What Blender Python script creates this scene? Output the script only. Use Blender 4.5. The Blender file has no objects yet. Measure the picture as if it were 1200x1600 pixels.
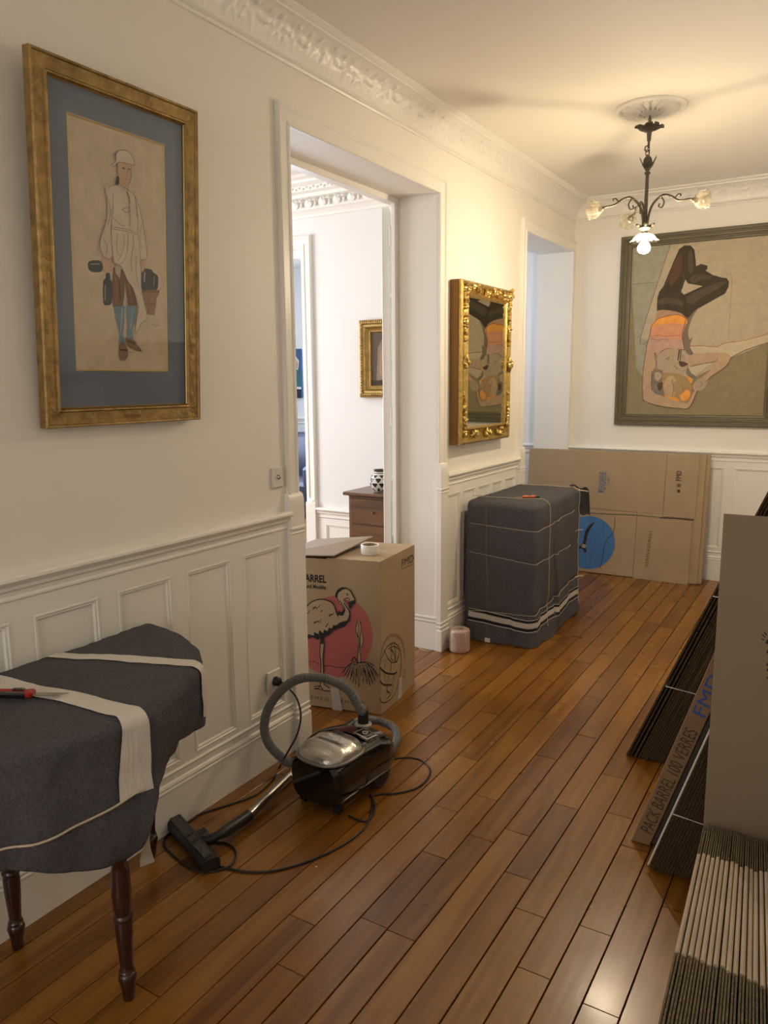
import bpy, math, random
import numpy as np
from mathutils import Vector, Matrix, noise

random.seed(7)
S = bpy.context.scene
COL = S.collection

# ---------------------------------------------------------------- camera
CAM = np.array([1.96, 0.0, 1.55])
CR = np.array([0.8542430, 0.5198076, -0.0083110])
CU = np.array([-0.0792991, 0.1460850, 0.9860887])
CF = np.array([-0.5137904, 0.8417002, -0.1660123])
FPX = 1205.91
cam_d = bpy.data.cameras.new('camera')
cam = bpy.data.objects.new('camera', cam_d)
COL.objects.link(cam)
cam_d.sensor_fit = 'VERTICAL'
cam_d.sensor_height = 32.0
cam_d.lens = FPX * 32.0 / 1600.0
cam_d.clip_start = 0.02
m = Matrix.Identity(4)
for i in range(3):
    m[i][0] = CR[i]; m[i][1] = CU[i]; m[i][2] = -CF[i]; m[i][3] = CAM[i]
cam.matrix_world = m
S.camera = cam

# ---------------------------------------------------------------- view, world
S.view_settings.view_transform = 'Standard'
S.view_settings.look = 'None'
S.view_settings.exposure = 1.12
S.view_settings.gamma = 1.0
S.view_settings.use_curve_mapping = False
W = bpy.data.worlds.new('world'); S.world = W
W.use_nodes = True
bg = W.node_tree.nodes['Background']
bg.inputs[0].default_value = (0.62, 0.75, 1.0, 1)
bg.inputs[1].default_value = 0.6

def area(name, loc, target, sx, sy, power, color, spread=180):
    l = bpy.data.lights.new(name, 'AREA'); l.shape = 'RECTANGLE'
    l.size = sx; l.size_y = sy; l.energy = power; l.color = color
    l.spread = math.radians(spread)
    o = bpy.data.objects.new(name, l); COL.objects.link(o)
    o.location = loc
    d = Vector(target) - Vector(loc)
    o.rotation_euler = d.to_track_quat('-Z', 'Y').to_euler()
    return o
# daylight entering by the windows of the neighbouring rooms, and a fill light added behind the camera
BULB_E = 480.0
area('daylight_salon', (-3.75, 2.6, 1.75), (0, 2.9, 1.3), 1.7, 2.0, 56, (0.95, 0.95, 1.0))
area('daylight_far_room', (-3.6, 6.3, 1.7), (-1.5, 6.2, 1.4), 1.6, 2.0, 70, (0.66, 0.79, 1.0))
area('daylight_side_room', (-1.36, 5.45, 1.8), (-0.2, 5.6, 1.5), 0.9, 1.6, 9, (0.62, 0.74, 1.0))
area('hall_fill', (1.0, -2.35, 1.75), (0.9, 3.0, 1.4), 1.1, 1.5, 12, (1.0, 0.90, 0.80))  # added fill behind the camera, no seen source

# ---------------------------------------------------------------- helpers
OFF = {}
def pm(name, color, rough=0.6, metal=0.0, bump=0.0, bscale=60.0, var=0.0, vscale=8.0, coat=0.0, emis=None, estr=0.0, spec=0.5, stretch=(1,1,1)):
    mt = bpy.data.materials.new(name); mt.use_nodes = True
    nt = mt.node_tree; b = nt.nodes['Principled BSDF']
    b.inputs['Base Color'].default_value = (*color, 1)
    b.inputs['Roughness'].default_value = rough
    b.inputs['Metallic'].default_value = metal
    b.inputs['Coat Weight'].default_value = coat
    b.inputs['Specular IOR Level'].default_value = spec
    if emis:
        b.inputs['Emission Color'].default_value = (*emis, 1)
        b.inputs['Emission Strength'].default_value = estr
    tc = nt.nodes.new('ShaderNodeTexCoord'); mp = nt.nodes.new('ShaderNodeMapping')
    mp.inputs['Scale'].default_value = stretch
    nt.links.new(tc.outputs['Object'], mp.inputs['Vector'])
    if var > 0:
        n = nt.nodes.new('ShaderNodeTexNoise'); n.inputs['Scale'].default_value = vscale; n.inputs['Detail'].default_value = 5
        r = nt.nodes.new('ShaderNodeMapRange'); r.inputs['To Min'].default_value = 1 - var; r.inputs['To Max'].default_value = 1 + var
        r.inputs['From Min'].default_value = 0.25; r.inputs['From Max'].default_value = 0.75
        v = nt.nodes.new('ShaderNodeVectorMath'); v.operation = 'SCALE'; v.inputs[0].default_value = color
        nt.links.new(mp.outputs[0], n.inputs['Vector']); nt.links.new(n.outputs['Fac'], r.inputs['Value'])
        nt.links.new(r.outputs[0], v.inputs['Scale']); nt.links.new(v.outputs[0], b.inputs['Base Color'])
    if bump > 0:
        n = nt.nodes.new('ShaderNodeTexNoise'); n.inputs['Scale'].default_value = bscale; n.inputs['Detail'].default_value = 6
        bp = nt.nodes.new('ShaderNodeBump'); bp.inputs['Strength'].default_value = bump; bp.inputs['Distance'].default_value = 0.004
        nt.links.new(mp.outputs[0], n.inputs['Vector']); nt.links.new(n.outputs['Fac'], bp.inputs['Height']); nt.links.new(bp.outputs[0], b.inputs['Normal'])
    return mt

def wood(name, c1, c2, c3, rough, axis, per_object=True, coat=0.0, ring=3.0):
    mt = bpy.data.materials.new(name); mt.use_nodes = True
    nt = mt.node_tree; b = nt.nodes['Principled BSDF']; L = nt.links.new
    tc = nt.nodes.new('ShaderNodeTexCoord'); oi = nt.nodes.new('ShaderNodeObjectInfo')
    mul = nt.nodes.new('ShaderNodeMath'); mul.operation = 'MULTIPLY'; mul.inputs[1].default_value = 37.0
    L(oi.outputs['Random'], mul.inputs[0])
    cx = nt.nodes.new('ShaderNodeCombineXYZ')
    for k in range(3): L(mul.outputs[0], cx.inputs[k])
    add = nt.nodes.new('ShaderNodeVectorMath'); add.operation = 'ADD'
    L(tc.outputs['Object'], add.inputs[0]); L(cx.outputs[0], add.inputs[1])
    mp = nt.nodes.new('ShaderNodeMapping')
    sc = [9.0, 9.0, 9.0]; sc[axis] = 0.9
    mp.inputs['Scale'].default_value = sc
    L(add.outputs[0], mp.inputs['Vector'])
    n1 = nt.nodes.new('ShaderNodeTexNoise'); n1.inputs['Scale'].default_value = 1.4; n1.inputs['Detail'].default_value = 4; n1.inputs['Distortion'].default_value = 0.6
    L(mp.outputs[0], n1.inputs['Vector'])
    wv = nt.nodes.new('ShaderNodeMath'); wv.operation = 'MULTIPLY'; wv.inputs[1].default_value = ring * 6.28
    L(n1.outputs['Fac'], wv.inputs[0])
    sn = nt.nodes.new('ShaderNodeMath'); sn.operation = 'SINE'; L(wv.outputs[0], sn.inputs[0])
    n2 = nt.nodes.new('ShaderNodeTexNoise'); n2.inputs['Scale'].default_value = 22; n2.inputs['Detail'].default_value = 5
    mp2 = nt.nodes.new('ShaderNodeMapping'); sc2 = [14.0, 14.0, 14.0]; sc2[axis] = 0.5
    mp2.inputs['Scale'].default_value = sc2
    L(add.outputs[0], mp2.inputs['Vector']); L(mp2.outputs[0], n2.inputs['Vector'])
    n2.inputs['Scale'].default_value = 3.0
    # combine: 0.5  + 0.5*(fine-0.5) + 0.35*(rand-0.5)
    a = nt.nodes.new('ShaderNodeMath'); a.operation = 'MULTIPLY_ADD'; a.inputs[1].default_value = 0.085; a.inputs[2].default_value = 0.08; L(sn.outputs[0], a.inputs[0])
    a2 = nt.nodes.new('ShaderNodeMath'); a2.operation = 'MULTIPLY_ADD'; a2.inputs[1].default_value = 0.84; L(n2.outputs['Fac'], a2.inputs[0]); L(a.outputs[0], a2.inputs[2])
    last = a2
    if per_object:
        a3 = nt.nodes.new('ShaderNodeMath'); a3.operation = 'MULTIPLY_ADD'; a3.inputs[1].default_value = 0.42
        sb = nt.nodes.new('ShaderNodeMath'); sb.operation = 'SUBTRACT'; sb.inputs[1].default_value = 0.5; L(oi.outputs['Random'], sb.inputs[0])
        L(sb.outputs[0], a3.inputs[0]); L(a2.outputs[0], a3.inputs[2]); last = a3
    cr = nt.nodes.new('ShaderNodeValToRGB')
    cr.color_ramp.elements[0].position = 0.1; cr.color_ramp.elements[0].color = (*c1, 1)
    cr.color_ramp.elements[1].position = 0.95; cr.color_ramp.elements[1].color = (*c3, 1)
    e = cr.color_ramp.elements.new(0.5); e.color = (*c2, 1)
    L(last.outputs[0], cr.inputs[0]); L(cr.outputs[0], b.inputs['Base Color'])
    b.inputs['Roughness'].default_value = rough; b.inputs['Coat Weight'].default_value = coat
    b.inputs['Coat Roughness'].default_value = 0.18
    rr = nt.nodes.new('ShaderNodeMapRange'); rr.inputs['To Min'].default_value = rough - 0.07; rr.inputs['To Max'].default_value = rough + 0.13
    n3 = nt.nodes.new('ShaderNodeTexNoise'); n3.inputs['Scale'].default_value = 5; n3.inputs['Detail'].default_value = 4
    L(tc.outputs['Object'], n3.inputs['Vector']); L(n3.outputs['Fac'], rr.inputs['Value']); L(rr.outputs[0], b.inputs['Roughness'])
    bp = nt.nodes.new('ShaderNodeBump'); bp.inputs['Strength'].default_value = 0.25; bp.inputs['Distance'].default_value = 0.002
    L(n2.outputs['Fac'], bp.inputs['Height']); L(bp.outputs[0], b.inputs['Normal'])
    return mt

class MB:
    def __init__(s): s.v = []; s.f = []; s.mi = []
    def add(s, vs, fs, mi=0):
        o = len(s.v); s.v += [tuple(map(float, p)) for p in vs]
        s.f += [tuple(i + o for i in f) for f in fs]; s.mi += [mi] * len(fs)
        return s
    def box(s, lo, hi, mi=0, fn=None):
        (x0, y0, z0), (x1, y1, z1) = lo, hi
        v = [(x0,y0,z0),(x1,y0,z0),(x1,y1,z0),(x0,y1,z0),(x0,y0,z1),(x1,y0,z1),(x1,y1,z1),(x0,y1,z1)]
        if fn: v = [fn(*p) for p in v]
        return s.add(v, [(0,3,2,1),(4,5,6,7),(0,1,5,4),(1,2,6,5),(2,3,7,6),(3,0,4,7)], mi)
    def bbox(s, lo, hi, b=0.004, mi=0, fn=None):
        # box with chamfered edges
        v = []; idx = {}
        c = [(lo[k] + hi[k]) / 2 for k in range(3)]; h = [(hi[k] - lo[k]) / 2 for k in range(3)]
        for sx in (-1, 1):
            for sy in (-1, 1):
                for sz in (-1, 1):
                    for ax in range(3):
                        p = [c[k] + (sx, sy, sz)[k] * (h[k] - (0 if k == ax else b)) for k in range(3)]
                        idx[(sx, sy, sz, ax)] = len(v); v.append(tuple(p))
        f = []
        for ax in range(3):
            a, d = [k for k in range(3) if k != ax]
            for sg in (-1, 1):
                q = []
                for (sa, sd) in ((-1,-1),(1,-1),(1,1),(-1,1)):
                    t = [0,0,0]; t[ax] = sg; t[a] = sa; t[d] = sd
                    q.append(idx[(t[0], t[1], t[2], ax)])
                f.append(tuple(q))
        for ax in range(3):
            a, d = [k for k in range(3) if k != ax]
            for sa in (-1, 1):
                for sd in (-1, 1):
                    t0 = [0,0,0]; t0[ax] = -1; t0[a] = sa; t0[d] = sd
                    t1 = list(t0); t1[ax] = 1
                    f.append((idx[(*t0, a)], idx[(*t1, a)], idx[(*t1, d)], idx[(*t0, d)]))
        for sx in (-1, 1):
            for sy in (-1, 1):
                for sz in (-1, 1):
                    f.append(tuple(idx[(sx, sy, sz, k)] for k in range(3)))
        if fn: v = [fn(*p) for p in v]
        return s.add(v, f, mi)
    def tube(s, pts, r, n=10, mi=0, cap=True, closed=False):
        P = [np.array(p, float) for p in pts]; N = len(P)
        rs = r if hasattr(r, '__len__') else [r] * N
        T = []
        for i in range(N):
            if closed: t = P[(i + 1) % N] - P[i - 1]
            else: t = P[min(i + 1, N - 1)] - P[max(i - 1, 0)]
            T.append(t / (np.linalg.norm(t) + 1e-12))
        a = np.array([0, 0, 1.0]) if abs(T[0][2]) < 0.9 else np.array([1.0, 0, 0])
        u = np.cross(T[0], a); u /= np.linalg.norm(u); vs = []; fs = []
        for i in range(N):
            u = u - T[i] * (u @ T[i]); u /= np.linalg.norm(u); w = np.cross(T[i], u)
            for k in range(n):
                q = 2 * math.pi * k / n
                vs.append(P[i] + rs[i] * (math.cos(q) * u + math.sin(q) * w))
        M = N if closed else N - 1
        for i in range(M):
            for k in range(n):
                j = (i + 1) % N
                fs.append((i*n + k, i*n + (k+1) % n, j*n + (k+1) % n, j*n + k))
        if cap and not closed:
            fs.append(tuple(range(n))[::-1]); fs.append(tuple((N-1)*n + k for k in range(n)))
        return s.add(vs, fs, mi)
    def lathe(s, prof, cen, n=20, mi=0, mod=None, axis=None, cap=False):
        # prof: [(r, z)], axis: (u, v, w) basis with w the turning axis
        U, V, Wd = axis if axis else (np.array([1,0,0.]), np.array([0,1.,0]), np.array([0,0,1.]))
        vs = []; fs = []; c = np.array(cen, float)
        for (r, z) in prof:
            for k in range(n):
                q = 2 * math.pi * k / n
                rr = r * (mod(q, r, z) if mod else 1)
                vs.append(c + rr * math.cos(q) * U + rr * math.sin(q) * V + z * Wd)
        for i in range(len(prof) - 1):
            for k in range(n):
                fs.append((i*n + k, i*n + (k+1) % n, (i+1)*n + (k+1) % n, (i+1)*n + k))
        if cap:
            fs.append(tuple(range(n))[::-1]); fs.append(tuple((len(prof)-1)*n + k for k in range(n)))
        return s.add(vs, fs, mi)
    def grid(s, fn, nu, nv, mi=0, closeu=False):
        vs = [fn(i / nu, j / nv) for i in range(nu + (0 if closeu else 1)) for j in range(nv + 1)]
        R = nu if closeu else nu + 1; fs = []
        for i in range(nu):
            for j in range(nv):
                a = i * (nv + 1) + j; b = ((i + 1) % R) * (nv + 1) + j
                fs.append((a, b, b + 1, a + 1))
        return s.add(vs, fs, mi)
    def ball(s, c, r, nu=10, nv=6, mi=0):
        rx, ry, rz = r if hasattr(r, '__len__') else (r, r, r)
        return s.grid(lambda u, v: (c[0] + rx*math.sin(math.pi*v)*math.cos(6.28318*u), c[1] + ry*math.sin(math.pi*v)*math.sin(6.28318*u), c[2] + rz*math.cos(math.pi*v)), nu, nv, mi, True)
    def ring(s, u0, u1, v0, v1, prof, fn, mi=0):
        # mitred frame: prof = [(inset, height)]
        vs = []; n = len(prof)
        for (d, h) in prof:
            for (u, v) in ((u0+d, v0+d), (u1-d, v0+d), (u1-d, v1-d), (u0+d, v1-d)):
                vs.append(fn(u, v, h))
        fs = []
        for i in range(n - 1):
            for k in range(4):
                fs.append((i*4 + k, i*4 + (k+1) % 4, (i+1)*4 + (k+1) % 4, (i+1)*4 + k))
        return s.add(vs, fs, mi)
    def extrude(s, prof, fn, t0, t1, nt=1, mi=0):
        # prof [(a,b)] swept along t, fn(a,b,t)
        vs = []; n = len(prof)
        for j in range(nt + 1):
            t = t0 + (t1 - t0) * j / nt
            vs += [fn(a, b, t) for a, b in prof]
        fs = []
        for j in range(nt):
            for i in range(n - 1):
                fs.append((j*n + i, j*n + i + 1, (j+1)*n + i + 1, (j+1)*n + i))
        fs.append(tuple(range(n))); fs.append(tuple(nt*n + i for i in range(n))[::-1])
        return s.add(vs, fs, mi)
    def build(s, name, mats, parent=None, smooth=False, fix=True):
        off = OFF[parent.name] if parent else (0, 0, 0)
        me = bpy.data.meshes.new(name)
        me.from_pydata([(a - off[0], b - off[1], c - off[2]) for a, b, c in s.v], [], s.f)
        if not isinstance(mats, (list, tuple)): mats = [mats]
        for mm in mats: me.materials.append(mm)
        if len(mats) > 1: me.polygons.foreach_set('material_index', s.mi)
        if smooth: me.polygons.foreach_set('use_smooth', [True] * len(s.f))
        if fix:
            import bmesh
            b = bmesh.new(); b.from_mesh(me); bmesh.ops.recalc_face_normals(b, faces=b.faces); b.to_mesh(me); b.free()
        me.update()
        if smooth and hasattr(me, 'set_sharp_from_angle'): me.set_sharp_from_angle(angle=math.radians(48))
        o = bpy.data.objects.new(name, me); COL.objects.link(o)
        if parent: o.parent = parent
        OFF[o.name] = off
        return o

def tag(o, label=None, cat=None, group=None, kind=None):
    if label: o['label'] = label
    if cat: o['category'] = cat
    if group: o['group'] = group
    if kind: o['kind'] = kind
    return o
def thing(name, loc, label, cat, group=None):
    o = bpy.data.objects.new(name, None); COL.objects.link(o); o.location = loc
    o.empty_display_size = 0.05
    OFF[o.name] = tuple(loc)
    return tag(o, label, cat, group)
def struct(name, mb, mt, parent=None, smooth=False):
    o = mb.build(name, mt, parent, smooth)
    if not parent: o['kind'] = 'structure'
    return o

def ray(px, py): return CF + (px - 600) / FPX * CR - (py - 800) / FPX * CU
def onp(px, py, p0, n):          # point of a plane in the place seen at a photo position
    d = ray(px, py); n = np.array(n, float); t = ((np.array(p0) - CAM) @ n) / (d @ n)
    return CAM + t * d
def onx(px, py, x): return onp(px, py, (x, 0, 0), (1, 0, 0))
def ony(px, py, y): return onp(px, py, (0, y, 0), (0, 1, 0))
def onz(px, py, z): return onp(px, py, (0, 0, z), (0, 0, 1))
def fz(y): return max(0.0, 0.0205 * (y - 2.5))   # the old floor rises gently towards the far wall
def onf(px, py):
    z = 0
    for _ in range(6): p = onz(px, py, z); z = fz(p[1])
    return p
def spline(P, n=8, closed=False):
    P = [np.array(p, float) for p in P]; out = []; N = len(P)
    rng = range(N) if closed else range(N - 1)
    for i in rng:
        if closed: a, b, c, d = P[i-1], P[i], P[(i+1) % N], P[(i+2) % N]
        else: a, b, c, d = P[max(i-1, 0)], P[i], P[i+1], P[min(i+2, N-1)]
        for k in range(n):
            t = k / n
            out.append(0.5 * ((2*b) + (-a + c)*t + (2*a - 5*b + 4*c - d)*t*t + (-a + 3*b - 3*c + d)*t**3))
    if not closed: out.append(P[-1])
    return out
class Flat:
    # flat print on a plane: polygons and strokes traced in photo positions
    def __init__(s, p0, n, lift=0.0006):
        s.p0 = np.array(p0, float); s.n = np.array(n, float) / np.linalg.norm(n); s.lift = lift; s.mb = MB(); s.k = 0
    def P(s, q): return onp(q[0], q[1], s.p0, s.n)
    def poly(s, pts, mi, smooth=False):
        s.k += 1; P = [s.P(q) for q in pts]
        if smooth: P = spline(P, 4, True)
        h = s.n * (s.lift + s.k * 0.00008)
        s.mb.add([p + h for p in P], [tuple(range(len(P)))], mi); return s
    def stroke(s, pts, w, mi, smooth=True, taper=False):
        s.k += 1; P = [s.P(q) for q in pts]
        if smooth and len(P) > 2: P = spline(P, 4)
        h = s.n * (s.lift + s.k * 0.00008); vs = []; fs = []; N = len(P)
        for i in range(N):
            t = P[min(i+1, N-1)] - P[max(i-1, 0)]; sd = np.cross(s.n, t); sd /= (np.linalg.norm(sd) + 1e-12)
            ww = w * (1 - 0.75 * i / (N-1) if taper else 1) / 2
            vs += [P[i] + sd*ww + h, P[i] - sd*ww + h]
            if i: fs.append((2*i-2, 2*i-1, 2*i+1, 2*i))
        s.mb.add(vs, fs, mi); return s
    def disc(s, c, rx, ry, mi, n=40):
        return s.poly([(c[0] + rx*math.cos(6.28318*k/n), c[1] + ry*math.sin(6.28318*k/n)) for k in range(n)], mi)

def text(name, body, origin, right, up, width, height, mt, parent, lift=0.0012, bold=0.0, shear=0.0):
    cu = bpy.data.curves.new(name, 'FONT'); cu.body = body; cu.offset = bold; cu.shear = shear
    o = bpy.data.objects.new(name, cu); COL.objects.link(o)
    dg = bpy.context.evaluated_depsgraph_get(); me = bpy.data.meshes.new_from_object(o.evaluated_get(dg))
    bpy.data.objects.remove(o); bpy.data.curves.remove(cu)
    co = [tuple(v.co) for v in me.vertices]; fs = [tuple(p.vertices) for p in me.polygons]
    bpy.data.meshes.remove(me)
    xs = [c[0] for c in co]; ys = [c[1] for c in co]
    R = np.array(right, float); R /= np.linalg.norm(R); U = np.array(up, float); U /= np.linalg.norm(U)
    N = np.cross(R, U); O = np.array(origin, float)
    sx = width / (max(xs) - min(xs)); sy = height / (max(ys) - min(ys))
    mb = MB(); mb.add([O + R*(x - min(xs))*sx + U*(y - min(ys))*sy + N*lift for x, y, _ in co], fs)
    return mb.build(name, mt, parent, fix=False)
# ---------------------------------------------------------------- materials
M = {}
M['wall'] = pm('wall_paint', (0.86, 0.825, 0.745), 0.55, bump=0.10, bscale=45, var=0.02, vscale=1.5)
M['trim'] = pm('satin_trim_paint', (0.87, 0.845, 0.775), 0.38, bump=0.05, bscale=30)
M['ceil'] = pm('ceiling_paint', (0.86, 0.82, 0.75), 0.8, bump=0.05, bscale=30)
M['wall2'] = pm('salon_wall_paint', (0.80, 0.79, 0.77), 0.6, bump=0.05)
M['plank'] = wood('oak_floorboard', (0.105, 0.034, 0.0040), (0.215, 0.083, 0.0085), (0.33, 0.148, 0.020), 0.27, 1, coat=0.22)
M['gap'] = pm('floor_gap', (0.03, 0.014, 0.006), 0.8)
M['gold'] = pm('gilded_wood', (0.36, 0.235, 0.075), 0.38, 0.75, bump=0.5, bscale=90, var=0.3, vscale=30)
M['goldb'] = pm('bright_gilding', (0.66, 0.48, 0.17), 0.28, 0.9, bump=0.2, bscale=60)
M['goldd'] = pm('dark_gilding', (0.22, 0.11, 0.03), 0.5, 0.5)
M['blackp'] = pm('black_gloss_plastic', (0.006, 0.006, 0.007), 0.09, coat=0.5)
M['blackm'] = pm('black_matt_plastic', (0.012, 0.012, 0.013), 0.42)
M['cordm'] = pm('black_cord_rubber', (0.010, 0.009, 0.009), 0.4)
M['blanket'] = pm('grey_wool_felt', (0.120, 0.114, 0.124), 0.95, bump=1.0, bscale=700, var=0.30, vscale=150, spec=0.15)
M['string'] = pm('cream_string', (0.55, 0.46, 0.34), 0.7)
M['white'] = pm('white_plastic', (0.75, 0.72, 0.66), 0.4)
M['film'] = pm('white_stretch_tape', (0.70, 0.66, 0.60), 0.35, bump=0.5, bscale=120, stretch=(1, 1, 0.2))
M['mahog'] = wood('mahogany', (0.014, 0.004, 0.003), (0.034, 0.009, 0.005), (0.06, 0.018, 0.009), 0.26, 2, coat=0.3)
M['walnut'] = wood('walnut', (0.06, 0.028, 0.012), (0.135, 0.062, 0.024), (0.21, 0.105, 0.043), 0.3, 0, coat=0.2)
M['kraft'] = pm('kraft_cardboard', (0.40, 0.30, 0.185), 0.8, bump=0.15, bscale=200, var=0.06, vscale=6, spec=0.2)
M['kraft2'] = pm('grey_kraft_cardboard', (0.29, 0.22, 0.148), 0.8, bump=0.1, bscale=200, var=0.04, vscale=6, spec=0.2)
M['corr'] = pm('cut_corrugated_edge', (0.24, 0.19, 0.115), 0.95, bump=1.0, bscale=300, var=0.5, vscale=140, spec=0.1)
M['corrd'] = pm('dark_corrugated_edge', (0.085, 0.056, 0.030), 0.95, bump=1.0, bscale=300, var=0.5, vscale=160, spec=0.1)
M['fold'] = pm('folded_cardboard_crease', (0.56, 0.45, 0.32), 0.8, var=0.12, vscale=5, spec=0.2)
M['ink'] = pm('black_ink', (0.018, 0.014, 0.011), 0.7)
M['inkb'] = pm('brown_black_ink', (0.06, 0.04, 0.025), 0.7)
M['pink'] = pm('pink_ink', (0.44, 0.12, 0.115), 0.75)
M['bluei'] = pm('blue_ink', (0.06, 0.18, 0.42), 0.7)
M['bluet'] = pm('pale_blue_ink', (0.10, 0.16, 0.30), 0.7)
M['steel'] = pm('brushed_steel', (0.45, 0.43, 0.40), 0.28, 1.0)
M['hose'] = pm('grey_hose_plastic', (0.16, 0.155, 0.15), 0.42)
M['orange'] = pm('orange_plastic', (0.55, 0.09, 0.02), 0.4)
M['red'] = pm('red_plastic', (0.35, 0.012, 0.01), 0.35)
M['bronze'] = pm('patinated_bronze', (0.115, 0.10, 0.07), 0.42, 0.7, var=0.35, vscale=70, bump=0.3, bscale=120)

def glassmat(name, col, rough, trans):
    mt = bpy.data.materials.new(name); mt.use_nodes = True; nt = mt.node_tree; nt.nodes.clear()
    out = nt.nodes.new('ShaderNodeOutputMaterial'); t = nt.nodes.new('ShaderNodeBsdfTransparent'); t.inputs[0].default_value = (*col, 1)
    g = nt.nodes.new('ShaderNodeBsdfGlossy'); g.inputs['Roughness'].default_value = rough
    lw = nt.nodes.new('ShaderNodeLayerWeight'); pw = nt.nodes.new('ShaderNodeMath'); pw.operation = 'POWER'; pw.inputs[1].default_value = 4.0
    nt.links.new(lw.outputs['Facing'], pw.inputs[0]); fr = nt.nodes.new('ShaderNodeMath'); fr.operation = 'MULTIPLY_ADD'; fr.inputs[1].default_value = 0.8; fr.inputs[2].default_value = 0.04; nt.links.new(pw.outputs[0], fr.inputs[0])
    mx = nt.nodes.new('ShaderNodeMixShader'); nt.links.new(fr.outputs[0], mx.inputs[0]); nt.links.new(t.outputs[0], mx.inputs[1]); nt.links.new(g.outputs[0], mx.inputs[2])
    last = mx
    if trans > 0:
        d = nt.nodes.new('ShaderNodeBsdfTranslucent'); d.inputs[0].default_value = (0.9, 0.85, 0.75, 1)
        m2 = nt.nodes.new('ShaderNodeMixShader'); m2.inputs[0].default_value = trans
        nt.links.new(mx.outputs[0], m2.inputs[1]); nt.links.new(d.outputs[0], m2.inputs[2]); last = m2
    nt.links.new(last.outputs[0], out.inputs[0]); return mt
M['pane'] = glassmat('window_glass', (0.95, 0.97, 0.97), 0.02, 0)
M['picglass'] = glassmat('picture_glass', (0.98, 0.98, 0.98), 0.03, 0)
M['shade'] = glassmat('moulded_glass', (0.88, 0.85, 0.78), 0.12, 0.25)
M['smoke'] = pm('smoky_clear_plastic', (0.52, 0.50, 0.46), 0.2, 0.8, bump=0.5, bscale=90)

# ---------------------------------------------------------------- room shell
ZC = 2.885
D = 6.06
T = 0.27
w = MB()
for (y0, y1, z0, z1) in ((-2.4, 2.52, -0.06, ZC), (2.52, 3.777, 2.52, ZC), (3.777, 5.03, -0.06, ZC), (5.03, 6.0, 2.52, ZC), (6.0, 6.2, -0.06, ZC)):
    w.box((-T, y0, z0), (0, y1, z1))
wall_left = struct('wall_left', w, M['wall'])
w = MB(); w.box((0, D, -0.06), (2.25, D + 0.14, ZC)); w.box((-1.40, 6.13, -0.06), (-T, 6.2, ZC))
wall_far = struct('wall_far', w, M['wall'])
w = MB(); w.box((2.10, -2.4, -0.06), (2.25, D, ZC)); wall_right = struct('wall_right', w, M['wall'])
w = MB()
for (x0, x1, z0, z1) in ((-T, 0.4, -0.06, ZC), (1.6, 2.25, -0.06, ZC), (0.4, 1.6, -0.06, 0.9), (0.4, 1.6, 2.55, ZC)):
    w.box((x0, -2.55, z0), (x1, -2.4, z1))
wall_back = struct('wall_back', w, M['wall'])
w = MB(); w.box((-5.2, -2.55, ZC), (2.25, 8.0, ZC + 0.1))
ceiling = struct('ceiling', w, M['ceil'])
# window added in the unseen back wall, dressing for the fill light
w = MB(); fn = lambda u, v, h: (u, -2.45 + h, v)
w.ring(0.4, 1.6, 0.9, 2.55, [(0, 0), (0, 0.05), (0.06, 0.05), (0.06, 0.0)], fn)
w.box((0.98, -2.46, 0.95), (1.02, -2.41, 2.5)); w.box((0.46, -2.455, 1.70), (1.54, -2.415, 1.73))
added_window = struct('added_window', w, M['trim'])
for k, (a, b, c, d) in enumerate(((0.46, 0.98, 0.96, 1.70), (1.02, 1.54, 0.96, 1.70), (0.46, 0.98, 1.73, 2.49), (1.02, 1.54, 1.73, 2.49))):
    q = MB(); q.box((a, -2.442, c), (b, -2.438, d)); q.build('pane', M['pane'], added_window)

# salon beyond the tall doorway
w = MB(); YS = 4.45
for (x0, x1, z0, z1) in ((-1.40, -T, -0.06, ZC), (-2.35, -1.40, 2.434, ZC), (-5.2, -2.35, -0.06, ZC)):
    w.box((x0, YS, z0), (x1, YS + 0.15, z1))
wall_salon_far = struct('wall_salon_far', w, M['wall2'])
w = MB(); w.box((-4.05, 0.4, -0.06), (-3.9, YS, ZC)); w.box((-3.9, 0.4, -0.06), (-T, 0.55, ZC))
struct('wall_salon_side', w, M['wall2'])
# rooms beyond
w = MB(); w.box((-5.2, 7.55, -0.06), (-1.4, 7.7, ZC)); w.box((-5.2, 4.6, -0.06), (-5.05, 7.55, ZC)); w.box((-1.5, 4.6, -0.06), (-1.4, 7.55, ZC))
struct('wall_far_room', w, M['wall2'])

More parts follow.
